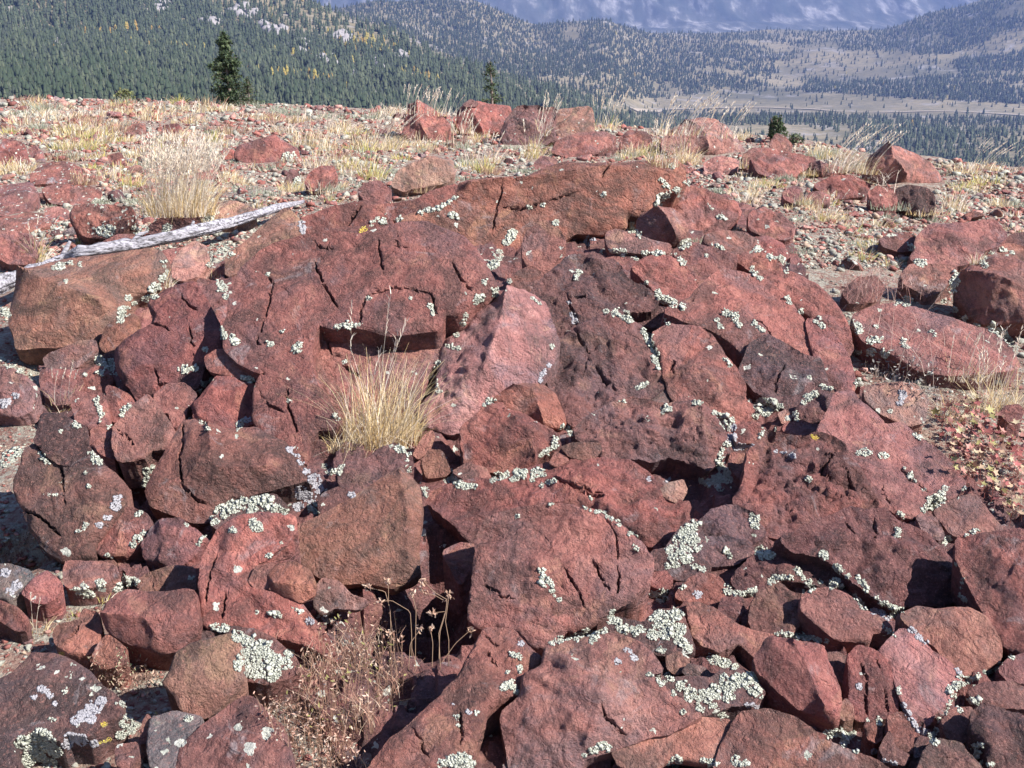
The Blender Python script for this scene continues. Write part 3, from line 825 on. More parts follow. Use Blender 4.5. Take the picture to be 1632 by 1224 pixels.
R('tan orange stone with a grey lichen patch beside dry grass at right', 'H', '690,200 760,180 900,170 980,180 1050,260 1040,330 1030,390 950,410 850,370 780,330 700,260', t=42, c='t', ro=.7, lich=.5, lift=.09)
R('broad purplish block right of centre, cut by a short crack', 'H', '190,1090 380,1005 600,912 700,930 800,920 870,990 960,1020 1060,1080 1140,1170 1210,1235 1265,1310 1240,1450 1150,1485 1000,1475 860,1495 740,1430 620,1340 520,1250 400,1180 250,1160', t=34, c='d', ck=['740,970 750,1060 720,1120', '560,1000 620,1070'], ro=1.1, h=.12)
R('red block beside the lower edge of the red-leaved plant', 'H', '1210,1060 1110,940 1130,900 1210,870 1330,830 1400,920 1500,1040 1400,1080 1280,1085', t=30, az=10, ro=.7)
R('narrow small stone in the gap left of the red block', 'H', '990,960 1040,920 1130,990 1160,1090 1120,1100 1030,1050', t=32)
R('long red boulder on the right edge with a dark undercut', 'Z', '1525,860 1570,852 1632,845 1690,870 1690,1060 1640,1048 1600,1025 1575,985 1545,930 1527,890', t=34, az=-25, ro=.8, h=.12, lift=.1)
R('smooth rounded red block above the diagonal lichen seam, lower right', 'L', '900,310 1000,270 1100,290 1200,280 1300,280 1400,330 1470,440 1490,520 1480,580 1380,640 1260,670 1180,590 1100,480 1000,420', t=36, h=.12, ro=.7, c='b')
R('pinkish sloping block between the ribbed block and diagonal lichen seam', 'L', '780,530 830,470 900,400 1000,450 1080,540 1180,600 1250,680 1210,740 1180,820 1100,880 1060,960 980,930 900,800 870,700 850,590', t=32, c='p', ro=.6, lich=.12)
R('pink lozenge-shaped rock under the branching lichen', 'L', '310,270 320,200 360,170 460,160 560,190 680,290 800,350 840,400 720,410 700,470 640,460 520,450 430,380 350,310', t=38, c='p', ro=.6, h=.14, lift=.06)
R('rough knobbly rock left of the pink lozenge rock', 'L', '0,340 20,240 60,170 160,130 250,190 310,230 300,330 280,380 230,430 100,415 20,400', t=36, c='d', ro=1.2)
R('crumbly dark strip above the branching lichen', 'L', '-110,100 0,-20 120,-80 300,-40 460,-20 600,80 480,140 350,110 200,90 50,150 -60,170', t=30, c='d', ro=1.3)
R('small rough knob below the coarse pitted block', 'G', '1180,1000 1260,920 1400,900 1500,950 1560,1060 1480,1120 1330,1080 1220,1060', t=36, ro=1.2, c='d')
R('low knobbly rock right of the big lichen cushion, centre right', 'G', '1210,1090 1330,1085 1470,1120 1500,1170 1400,1230 1230,1250 1190,1180', t=30, ro=1.2, c='d')
R('leaning slab with a lit right side and black shadowed left side', 'L', '30,580 110,450 250,470 430,500 440,560 480,650 530,770 530,860 510,950 400,900 290,860 180,760 60,650', t=40, rg='230,480 310,640 420,880', rh=.26, ro=.7, lift=.1)
R('long sloping block throwing tooth-shaped shadows, lower centre right', 'K', '1110,250 1180,250 1280,290 1380,370 1500,420 1620,440 1590,500 1530,570 1420,470 1300,520 1200,480 1140,420', t=30, az=-10, ro=.7)
R('dark splinter beside the black cleft in the lower right', 'L', '450,540 520,530 580,570 605,720 590,760 530,700 480,640', t=34, c='d')
R('ribbed bright red block with vertical cracks, lower right', 'L', '590,560 650,500 760,540 840,590 870,700 870,900 720,930 640,930 600,850 605,720', t=34, ck=['650,590 690,700 690,830 690,920', '800,750 820,900', '750,560 780,680'], c='s', ro=.7)
R('small rounded knob left of the ribbed red block base', 'L', '530,850 570,810 610,850 620,930 560,940 520,910', t=38)
R('small red cobble under the ribbed red block', 'L', '680,970 700,940 780,950 785,1050 740,1080 700,1050', t=38, c='s')
R('small oval block between red cobble and pinkish block', 'L', '830,920 900,900 1000,1020 960,1140 880,1100 840,1030', t=36)
R('low rounded stone at the bottom below the oval block', 'L', '770,1110 800,1050 830,1000 870,1100 950,1150 920,1210 800,1170', t=36)
R('small dark stone at the lower end of the diagonal lichen seam', 'L', '980,1090 1010,1030 1070,1050 1060,1140 980,1165', t=36, c='d')
R('pinkish-grey rock right of the diagonal lichen seam', 'L', '1150,950 1200,880 1310,870 1325,900 1320,1020 1260,1070 1180,1040', t=34)
R('large dark rough rock in the bottom right corner', 'L', '1330,890 1400,850 1550,900 1690,940 1690,1260 1450,1260 1420,1100 1320,1010', t=34, c='d', ro=1.2)
R('dark pitted rock at the bottom edge near the right corner', 'L', '1040,1140 1100,1060 1240,1080 1300,1150 1400,1260 1000,1260', t=34, c='d', ro=1.2)
R('low dark rock above the bottom right corner rock', 'L', '1310,770 1400,720 1560,720 1690,780 1690,860 1450,850 1340,830', t=30, c='d')
R('dark rock cut by the right edge below the long red boulder', 'L', '1490,640 1530,590 1690,530 1690,700 1560,710', t=32, c='d')
R('purplish slab under the big lichen mat at the bottom', 'L', '-60,900 100,880 260,930 400,1030 330,1050 180,1090 60,1260 -220,1260 -160,1080', t=30, ro=.9)
R('bright red slab at the bottom edge, right of centre', 'L', '60,1260 150,1090 330,1050 480,1080 620,1140 740,1180 850,1260', t=32, c='s', ro=.8)
R('big slab with rough left half and smooth pink right half, bottom centre', 'K', '60,1260 0,900 120,800 130,680 240,620 270,500 450,460 640,430 800,470 900,560 950,640 860,650 1000,780 1180,900 1120,940 1000,1010 870,1030 660,1110 480,1160 460,1260', t=36, rg='640,600 580,880 500,1100', rh=.14, ck=['590,880 620,950 740,1030'], ro=.9, h=.08)
R('flat orange-pink stone overlapping the big slab at the bottom edge', 'K', '660,1130 870,1030 1000,1010 1150,930 1330,940 1450,980 1400,1060 1350,1150 1250,1200 1060,1165 1000,1175 900,1235 700,1205', t=36, c='t', ro=.5, lift=.1, lich=.1, on=1)
R('big sloping boulder with a shaded left edge beside the dried plant mat', 'J', '680,1260 830,1060 950,970 1100,830 1230,700 1340,500 1400,395 1560,400 1640,500 1740,580 1640,650 1620,770 1480,800 1400,900 1380,1030 1330,1150 1310,1260', t=32, az=20, h=.13, ck=['950,985 990,1060 1060,1180', '1240,900 1250,1050 1240,1120', '1390,430 1480,510', '1390,530 1470,630'], ro=.9, lift=.1)
R('small tan stone on the big lichen mat, lower centre right', 'K', '980,560 1060,530 1120,570 1110,640 1040,670 985,630', t=40, c='t', ro=.5, lift=.05, on=1)
R('small purple stone beside the tan stone on the lichen mat', 'K', '1075,650 1110,600 1200,620 1270,680 1180,700 1110,680', t=40, c='d', ro=.5, lift=.05, on=1)
R('small stone by the lichen right of the round boulder', 'K', '860,120 900,60 980,50 1020,100 990,150 950,160', t=34)
R('rock face with a round grey lichen rosette right of the round boulder', 'K', '1040,200 1130,100 1200,60 1310,110 1320,200 1290,280 1180,250 1110,230', t=32, lich=.3)
R('round dark knob above the tooth-shaped shadows', 'K', '1290,270 1310,210 1400,190 1440,260 1430,330 1390,370 1310,320', t=38, c='d', ro=1.1)
R('dark slab behind the lichen cushion right of the round boulder', 'K', '900,-60 1010,-80 1130,-40 1240,20 1200,60 1130,100 1040,90 980,40 910,30', t=30, c='d')
R('long rock descending right of the lichen cushion to the tooth shadows', 'K', '1090,230 1110,235 1200,480 1240,520 1150,510 1090,400 1060,270', t=28)
# upper outcrop
R('long high ledge at the top of the outcrop with a brown front face', 'B', '1225,290 1240,200 1300,180 1420,170 1560,160 1640,165 1700,130 1860,70 2020,80 2180,80 2290,70 2420,60 2530,50 2590,100 2590,190 2540,240 2440,260 2420,330 2320,390 2240,400 2240,480 2100,500 1940,490 1870,530 1840,490 1740,440 1650,520 1560,600 1450,600 1330,560 1240,480 1180,490 1040,435 880,430 850,410 1000,370', t=52, h=.06, rg='1300,215 1700,190 2100,150 2400,160', rh=.10, ck=['C:0,350 150,355 300,310 480,270', 'C:575,220 640,100', '1500,220 1470,330 1440,480'], ro=.6, c='b', nf=2, at=(800, 385))
R('left part of the high ledge behind a white lichen seam', 'B', '320,410 480,350 660,310 700,340 850,330 1000,300 1080,250 1230,210 1225,290 1000,370 850,410 800,460 760,480 640,510 480,490 330,510', t=40, ck=['660,330 560,470'], ro=.6)
R('low brown slab at the left foot of the high ledge by the log end', 'B', '-140,640 -20,550 120,420 210,350 280,420 300,500 160,560 60,610 -40,700 -140,740', t=36, c='b', ro=.6)
R('pale pinkish stone standing behind the left end of the high ledge', 'B', '640,240 680,200 760,180 830,230 820,300 800,340 700,350 680,300', t=48, c='p', ro=.6)
R('large pale tan boulder behind the high ledge', 'B', '840,210 870,130 950,80 1080,40 1200,60 1210,140 1160,190 1020,215 900,240', t=45, c='t', ro=.7, h=.14)
R('red rock right of twin white lichen clumps behind the log end', 'B', '320,190 350,130 420,90 490,90 520,150 430,230 350,240', t=45)
R('small red rock left of twin white lichen clumps behind the log end', 'B', '200,190 230,110 290,120 285,180 220,230', t=45, lich=.4)
R('long red boulder right of the pale seed-headed bunchgrass', 'P', '1400,440 1420,390 1520,355 1632,320 1690,360 1770,400 1790,460 1700,480 1500,490 1430,470', t=45, h=.15, ro=.7)
R('narrow flat rock lying below the black-shadowed hollow rock', 'C', '630,500 680,480 820,520 900,550 1000,570 980,600 800,600 640,570', t=40, ro=.7, lift=.07)
R('rock with a black shadowed left face at the right foot of the high ledge', 'C', '815,430 840,390 920,355 1010,355 1060,390 1100,470 1060,530 1010,550 900,530 820,490', t=50, az=-10, rg='930,370 990,430 1040,530', rh=.40, ro=.5, lift=.06)
R('sloping red rock beside the black-shadowed rock', 'C', '960,330 1000,270 1110,220 1200,240 1300,280 1390,320 1420,370 1340,440 1320,470 1200,490 1100,470 1080,400 1010,350', t=38, ro=1.0, lich=.3)
R('upright pink spire of rock in front of the high ledge', 'C', '130,580 150,500 240,430 290,430 340,490 370,550 330,610 290,680 240,780 220,800 170,700 140,640', t=52, c='p', ro=.7, lift=.1)
R('small rough rock below the pink spire', 'C', '50,790 90,720 170,690 230,720 220,790 160,860 60,830', t=36)
R('dark grey-brown rock mass right of the pink spire', 'C', '170,860 280,740 400,640 560,620 700,690 740,780 860,830 920,880 900,940 760,950 620,960 540,1030 440,1080 340,1140 300,1040 240,920', t=32, c='d', ro=1.1, ck=['390,880 520,880', '380,860 440,1000 430,1060'])
R('bright red dome above the white lichen patch', 'C', '790,700 830,660 920,630 1020,650 1090,700 1130,770 1170,830 1090,900 1000,900 920,830 860,770', t=38, h=.14, ro=.7, c='s')
R('red rock right of the bright red dome', 'C', '1030,610 1130,560 1250,590 1400,640 1330,720 1290,760 1180,810 1110,710', t=32, ro=.9)
R('red rock above the end of the whale-backed boulder', 'C', '1400,640 1500,600 1632,660 1650,740 1560,770 1500,720 1450,680', t=34)
R('smooth whale-backed boulder at the right of the outcrop', 'Z', '1097,480 1115,460 1150,430 1185,438 1225,450 1255,480 1280,515 1295,550 1320,590 1345,612 1335,632 1300,615 1260,640 1230,640 1200,600 1190,570 1170,545 1130,520 1095,510 1060,495', t=30, az=15, ck=['D:0,1030 90,1100 170,1220', 'C:1180,820 1120,900'], ro=.75, h=.12)
R('long narrow ridge of rock along the upper right side of the outcrop', 'D', '80,770 130,730 230,730 340,780 440,850 520,950 580,1060 600,1180 580,1224 530,1140 450,1040 370,980 290,930 200,850', t=34, az=10, ro=.8, lift=.1, h=.16)
R('strip of red rock below the long narrow ridge', 'D', '340,1010 430,1040 520,1140 580,1240 610,1340 610,1430 540,1450 470,1400 420,1300 380,1180', t=30, az=20, ro=.7)
R('dark weathered block above the star-shaped lichen junction', 'H', '0,-60 100,-120 200,-60 300,0 420,30 440,130 460,190 400,220 290,270 240,330 180,290 100,240 30,200 -60,100', t=30, c='d', ro=1.0, ck=['200,60 160,150 140,220'])
R('narrow brown band of rock above the lichen vein, centre right', 'C', '620,960 760,950 900,950 1080,960 1100,1030 960,1040 880,1040 790,1010', t=28, c='d')
R('small rough block with lichen fringe right of the brown band', 'C', '1100,960 1250,960 1330,1000 1290,1080 1200,1060 1110,1040', t=30, c='d', lich=.4)
R('small red rocks at the right shoulder of the outcrop', 'C', '1210,520 1300,490 1450,500 1520,540 1500,600 1400,640 1250,590', t=34, lich=.35)
R('small reddish rock below grey gravel on the right shoulder', 'D', '0,380 60,360 180,390 250,450 250,500 200,520 80,500 0,460', t=34, lich=.35)
R('red rock strip pointing down at the right shoulder', 'D', '20,520 100,510 200,560 210,620 160,650 60,610 10,570', t=32)
R('red rock at the top of the long narrow ridge', 'D', '0,600 90,640 180,690 200,730 120,730 80,770 10,690', t=32, c='s')
# right side
R('broad red outcrop top at the right edge', 'D', '990,600 1000,520 1080,450 1250,450 1330,440 1450,420 1520,500 1470,560 1390,580 1350,650 1200,680 1060,690 960,640', t=32, h=.12, ro=.8)
R('overhanging rock with a black cave below it at the right edge', 'D', '1220,790 1300,710 1440,640 1560,650 1690,700 1690,1010 1600,1010 1520,1020 1380,1025 1300,950 1240,870', t=48, az=-28, rg='1270,780 1420,800 1560,850', rh=.34, ro=.8, lift=.05)
R('rounded red rock left of the black cave', 'D', '910,740 960,690 1120,690 1220,700 1220,760 1160,800 1060,870 1010,830 930,790', t=36)
R('low broad pink slab among dry stems at right', 'D', '620,990 740,940 880,920 1000,950 1080,980 1200,1010 1300,1050 1450,1090 1560,1200 1600,1290 1400,1320 1200,1330 1000,1300 850,1200 680,1130 640,1060', t=22, c='p', ro=.6, lich=.35, nf=2)
R('small rock under the twiggy pink shrub', 'D', '560,850 640,770 740,760 790,820 740,890 600,900', t=34)
R('small lichened rock left of the broad red top', 'D', '770,530 830,500 930,490 990,520 960,600 880,600 790,570', t=34, lich=.5)
R('red lump with a lichen branch at the right edge', 'D', '1400,590 1440,560 1560,570 1690,600 1690,720 1560,660 1440,640 1390,640', t=32, lich=.4)
R('dark rock cut by the right edge beyond the broad red top', 'D', '1510,540 1560,500 1690,480 1690,590 1600,600', t=36, c='d')
R('small square red stone right of the dry grass at the right edge', 'H', '1490,350 1520,300 1600,290 1632,330 1610,380 1540,395', t=50, ro=.5)
R('tilted dark-sided boulder on the skyline at right', 'S', '700,470 740,430 790,390 870,390 1000,440 1080,490 1130,560 1140,620 1050,620 950,620 870,620 760,610 690,570', t=55, rg='785,395 800,500 890,600', rh=.34, ro=.6, lift=.05)
R('dark brown block propped under the tilted skyline boulder', 'S', '870,640 950,620 1060,640 1100,690 1090,760 1020,785 930,770 880,700', t=58, az=-25, c='d', ro=.9)
R('small rock left of the dark propped block', 'S', '700,660 760,620 860,640 880,720 800,760 720,740', t=48, az=-15)
R('low lichen-dusted rock left of the tilted skyline boulder', 'S', '380,620 480,570 600,560 720,620 680,680 540,700 430,660', t=40, lich=.5)
R('small red hump in the grey gravel, upper right', 'S', '190,660 260,620 310,640 310,700 260,730 200,700', t=42)
R('rock with a black left end near the skyline grass at right', 'S', '350,500 370,475 410,480 540,510 580,540 500,560 420,575 360,540', t=48, rg='405,490 420,560', rh=.3)
R('pointed small rock below the dark juniper bush', 'S', '110,370 150,310 200,320 250,380 240,430 150,440', t=48)
R('broad low red rock below the pointed rock near the juniper', 'S', '0,440 100,400 250,430 390,460 330,520 270,560 150,580 40,540', t=40, lich=.3)
R('red dome on the skyline right of centre', 'R', '950,370 1000,300 1100,240 1180,215 1280,230 1360,290 1410,360 1450,420 1350,430 1200,440 1050,430 960,410', t=50, rg='1080,260 1190,330 1220,430', rh=.2, c='p', ro=.8)
R('squarish pinkish-tan block on the skyline at centre', 'R', '310,250 330,170 530,150 550,230 540,300 440,325 340,345', t=60, c='t', ro=.5)
R('dark shaggy rock left of the squarish tan block', 'R', '0,300 30,220 90,150 180,150 320,160 300,280 330,350 260,370 100,390 0,370', t=50, c='d', ro=1.2)
R('flat red rock in front of the squarish tan block', 'R', '290,420 340,350 460,310 600,300 680,330 640,380 560,430 400,450', t=42, ro=.7)
R('small dark-notched rock right of the flat red rock', 'R', '700,340 760,290 860,300 900,350 860,390 760,420 700,390', t=45)
R('tall pinkish rock on the skyline left of the small spruce', 'Q', '920,200 940,140 1010,125 1080,160 1130,200 1190,260 1170,340 1050,350 960,350 900,320 920,260', t=50, rg='1000,140 1000,240 1050,340', rh=.2, ro=.9)
R('red rock on the skyline below the small spruce', 'Q', '1210,230 1260,150 1350,120 1420,140 1540,150 1560,200 1480,290 1350,330 1250,290', t=50, rg='1300,150 1330,220 1380,310', rh=.2, ro=.9)
R('dark small block perched on the red rock below the small spruce', 'Q', '1262,135 1310,105 1355,125 1340,150 1280,150', t=55, c='d', lift=.02, on=1)
R('dark rough rock between the skyline red rock and the shaggy rock', 'Q', '1510,270 1580,180 1632,160 1660,330 1560,360 1500,320', t=46, c='d', ro=1.2)
R('low pinkish rock right of the high ledge top', 'R', '1200,490 1290,440 1420,470 1400,540 1300,560 1210,540', t=36, c='p', lich=.3)
R('small red rock at the right foot of the skyline red dome', 'R', '1440,440 1500,400 1620,400 1640,500 1530,540 1440,510', t=42)
R('low rock just behind the middle of the high ledge', 'R', '190,490 240,440 330,465 320,500 200,535', t=40)
# left background
R('red rock with pale lichen discs right of the leafy green spot at left', 'P', '420,800 450,750 540,740 680,750 780,760 800,830 700,900 620,930 500,910 450,870', t=42, lich=.9)
R('dark red half of the rock behind the log middle', 'P', '880,880 950,830 1040,790 1050,750 1150,735 1220,740 1240,800 1180,900 1030,910 890,900', t=42, lich=.2)
R('pale tan rock just behind the middle of the log', 'P', '1200,800 1240,740 1400,720 1500,760 1520,800 1400,850 1250,865', t=36, c='t', ro=.7)
R('rounded purple-red rock at the left edge above the log', 'P', '-20,930 60,900 200,930 200,1010 160,1080 60,1080 -20,1040', t=40)
R('low red rock peeking over the broken part of the log', 'P', '610,960 700,915 820,910 850,940 780,990 640,990', t=36, c='p')
R('tan flat rock between the log and the big dome', 'A', '1030,690 1080,600 1160,550 1230,580 1240,660 1180,740 1080,770 1020,740', t=30, c='t', ro=.6)
R('small red stone between the log and the tan flat rock', 'A', '960,600 1090,580 1070,640 1020,680 985,650', t=35)
R('low red rocks on the far field left of the tall spruce', 'P', '730,320 790,250 860,250 870,300 800,330', t=45, lich=.4)
R('small red hump on the far field right of the yellow grass', 'P', '960,310 970,260 1060,250 1100,300 1040,330', t=45, lich=.3)
R('small dark-sided rock in the lichen field at far left', 'P', '165,405 210,380 250,420 240,470 195,475', t=50, az=-20, lich=.4)
R('lichen-dotted rock near the left edge of the lichen field', 'P', '-20,420 20,340 140,370 165,460 60,500 -20,490', t=36, lich=1.0)
R('small dark rock standing in the lichen field left of the bunchgrass', 'P', '640,440 720,420 745,480 700,510 660,500', t=48, lich=.4)
R('flat white-flecked rock pavement piece at the left edge', 'P', '-60,700 20,620 190,605 230,680 160,760 60,800 -60,790', t=14, h=.03, c='p', lich=1.0, ro=.7, nf=2, lift=.02)
R('broken white-flecked pavement piece right of the edge one', 'P', '250,640 380,605 500,610 610,660 540,715 420,740 300,720', t=18, h=.04, c='r', lich=1.0, ro=.8, nf=3, lift=.02)
R('low white-flecked slab in front of the pavement pieces', 'P', '-60,830 50,815 170,790 250,800 300,850 180,880 120,905 -60,925', t=18, h=.04, c='p', lich=1.0, ro=.8, nf=3, lift=.02)
R('small white-flecked stone between the pavement pieces', 'P', '270,760 340,745 410,770 400,815 320,830 270,800', t=30, lich=1.0)
R('low lichen-flecked ledge behind the white-flecked pavement', 'P', '180,560 260,490 400,480 480,520 500,590 300,600 190,610', t=25, lich=1.0, ro=.7)
# low slabs that carry the big lichen mats
R('low slab under the wide lichen mat beside the grainy brownish boulder', 'I', '1250,392 1400,378 1530,400 1640,450 1760,560 1800,640 1720,690 1600,725 1450,700 1445,560 1380,430', t=33, c='d', lich=.8, lift=.05, ro=.5, nf=1, h=.02, grow=1)
R('low slab under the big lichen mat below the tooth-shaped shadows', 'K', '860,655 1000,700 1100,690 1250,700 1330,640 1450,650 1560,770 1500,830 1350,845 1200,905 1050,800', t=33, c='d', lich=.8, lift=.05, ro=.5, nf=1, h=.02, grow=1)
R('low slab under the lichen cushion right of the round boulder', 'K', '600,440 660,330 850,370 930,290 1060,290 1120,450 1140,520 950,545 820,480', t=33, c='d', lich=.8, lift=.05, ro=.5, nf=1, h=.02, grow=1)
R('low slab under the lichen mat in front of the cracked pink-topped block', 'E', '1250,1000 1330,905 1450,855 1640,820 1720,900 1600,940 1400,950 1300,1040', t=36, c='d', lich=.8, lift=.05, ro=.5, nf=1, h=.02, grow=1)
R('low slab under the lichen cushion in the seam right of the coarse block', 'G', '960,1230 1000,1130 1080,1020 1150,980 1190,1060 1215,1160 1180,1240', t=34, c='d', lich=.8, lift=.05, ro=.5, nf=1, h=.02, grow=1)

# ------------------------------------------------------------------ ray casting onto what is already built
_off = 0; _V = []; _F = []; OWNER = []
for _v, _f, _r in zip(ALLV, ALLF, OWN):
    _V.append(_v); _F.append(_f + _off); OWNER.append(np.full(len(_f), _r)); _off += len(_v)
for _q, _qv in ((_gf, _gv), (_bf, _bv)):
    _gt = np.r_[_q[:, [0, 1, 2]], _q[:, [0, 2, 3]]]
    _V.append(_qv); _F.append(_gt + _off); OWNER.append(np.full(len(_gt), -1)); _off += len(_qv)
_V = np.concatenate(_V); _F = np.concatenate(_F); OWNER = np.concatenate(OWNER)
SCENE_BVH = BVHTree.FromPolygons(_V.tolist(), _F.tolist())
del _V, _F

def cast(px, py):
    d = ray(np.array(float(px)), np.array(float(py)))
    h = SCENE_BVH.ray_cast(Vector(ORG), Vector(d), 70)
    if h[0] is None: return None
    n = h[1]
    if n.dot(Vector(d)) > 0: n = -n
    return np.array(h[0]), np.array(n), OWNER[h[2]], h[3]

# ------------------------------------------------------------------ lichen cushions (children of the rock they grow on)
_t = (1 + 5 ** .5) / 2
ICO_V = np.array([(-1, _t, 0), (1, _t, 0), (-1, -_t, 0), (1, -_t, 0), (0, -1, _t), (0, 1, _t), (0, -1, -_t), (0, 1, -_t), (_t, 0, -1), (_t, 0, 1), (-_t, 0, -1), (-_t, 0, 1)], float)
ICO_V /= np.linalg.norm(ICO_V[0])
ICO_F = np.array([(0, 11, 5), (0, 5, 1), (0, 1, 7), (0, 7, 10), (0, 10, 11), (1, 5, 9), (5, 11, 4), (11, 10, 2), (10, 7, 6), (7, 1, 8), (3, 9, 4), (3, 4, 2), (3, 2, 6), (3, 6, 8), (3, 8, 9), (4, 9, 5), (2, 4, 11), (6, 2, 10), (8, 6, 7), (9, 8, 1)])

OCT_V = np.array([(1, 0, 0), (0, 1, 0), (-1, 0, 0), (0, -1, 0), (0, 0, 1), (0, 0, -1)], float)
OCT_F = np.array([(0, 1, 4), (1, 2, 4), (2, 3, 4), (3, 0, 4), (1, 0, 5), (2, 1, 5), (3, 2, 5), (0, 3, 5)])

def lumps(C, Nn, Rr, flat, lr, jt=.32, octa=False):
    """many small knobs: centres C, normals Nn, radii Rr"""
    n = len(C)
    a = np.cross(Nn, np.array([0.31, 0.9, 0.2])); a /= np.linalg.norm(a, axis=1, keepdims=True) + 1e-9
    b = np.cross(Nn, a)
    BV, BF = (OCT_V, OCT_F) if octa else (ICO_V, ICO_F)
    nv = len(BV)
    jit = BV[None] * (1 + lr.uniform(-jt, jt, (n, nv, 1)))
    ang = lr.uniform(0, 6.28, n)
    ca, sa = np.cos(ang)[:, None], np.sin(ang)[:, None]
    x = jit[:, :, 0] * ca - jit[:, :, 1] * sa; y = jit[:, :, 0] * sa + jit[:, :, 1] * ca
    V = C[:, None] + (x[:, :, None] * a[:, None] + y[:, :, None] * b[:, None] + jit[:, :, 2:3] * flat * Nn[:, None]) * Rr[:, None, None]
    F = BF[None] + (np.arange(n) * nv)[:, None, None]
    return V.reshape(-1, 3), F.reshape(-1, 3)

def lichen(tile, s, kind='w'):
    lr = np.random.default_rng(abs(hash((tile, s))) % (2 ** 31) if False else sum(map(ord, s)) + 7 * len(s))
    by = {}
    cc = pts(tile, s).tolist()
    full = []
    for k, (x, y, r) in enumerate(cc):
        full.append((x, y, r))
        if k + 1 < len(cc):
            x2, y2, r2 = cc[k + 1]; gap = math.hypot(x2 - x, y2 - y)
            if (r + r2) * .8 < gap < 18:
                full.append(((x + x2) / 2 + lr.normal(0, 1), (y + y2) / 2 + lr.normal(0, 1), (r + r2) * .36))
    for (x, y, r) in full:
        r = r * 1.15 + .6
        n = int(max(4, math.pi * r * r / (.85 if kind == 'w' else 2.2)))
        rr = r * np.sqrt(lr.uniform(0, 1, n)); aa = lr.uniform(0, 6.28, n)
        skip = (vnoise(np.c_[(x + rr * np.cos(aa)) * .16, (y + rr * np.sin(aa)) * .16, np.full(n, 2.0)], 71) < -.45) & (rr > r * .3)
        for q in range(n):
            if skip[q]: continue
            c = cast(x + rr[q] * math.cos(aa[q]), y + rr[q] * math.sin(aa[q]) * .85)
            if c is None: continue
            P, nn, ow, dist = c
            sz = dist / FPX * ((lr.lognormal(-.28, .42)) if kind != 'g' else lr.uniform(1.6, 3.0))
            by.setdefault(int(ow), []).append((*P, *nn, sz))
    for ow, lst in by.items():
        a = np.array(lst)
        if ow < 0 and len(a) < 6: continue
        flat = .36 if kind == 'w' else (.16 if kind == 'g' else .4)
        par = ROCKS[ow] if ow >= 0 else ground
        C = a[:, :3] + a[:, 3:6] * (a[:, 6:7] * lr.uniform(-.1, .45, (len(a), 1)) * (1 if kind == 'w' else .1))
        V, F = lumps(C, a[:, 3:6], a[:, 6], flat, lr, .45, True)
        if kind == 'w':
            sel = lr.uniform(0, 1, len(a)) < .7
            if sel.any():
                V2, F2 = lumps(a[sel, :3] + lr.normal(0, 1, (sel.sum(), 3)) * a[sel, 6:7] * .8, a[sel, 3:6], a[sel, 6] * lr.uniform(1.2, 2.2, sel.sum()), .12, lr, .45, True)
                F = np.r_[F, F2 + len(V)]; V = np.r_[V, V2]
        o = new_mesh('lichen_patch', V - np.array(par.location), F, {'w': M_LICHEN, 'g': M_LICHEN_G, 'y': M_LICHEN_Y}[kind], parent=par)
        o['kind'] = 'stuff'

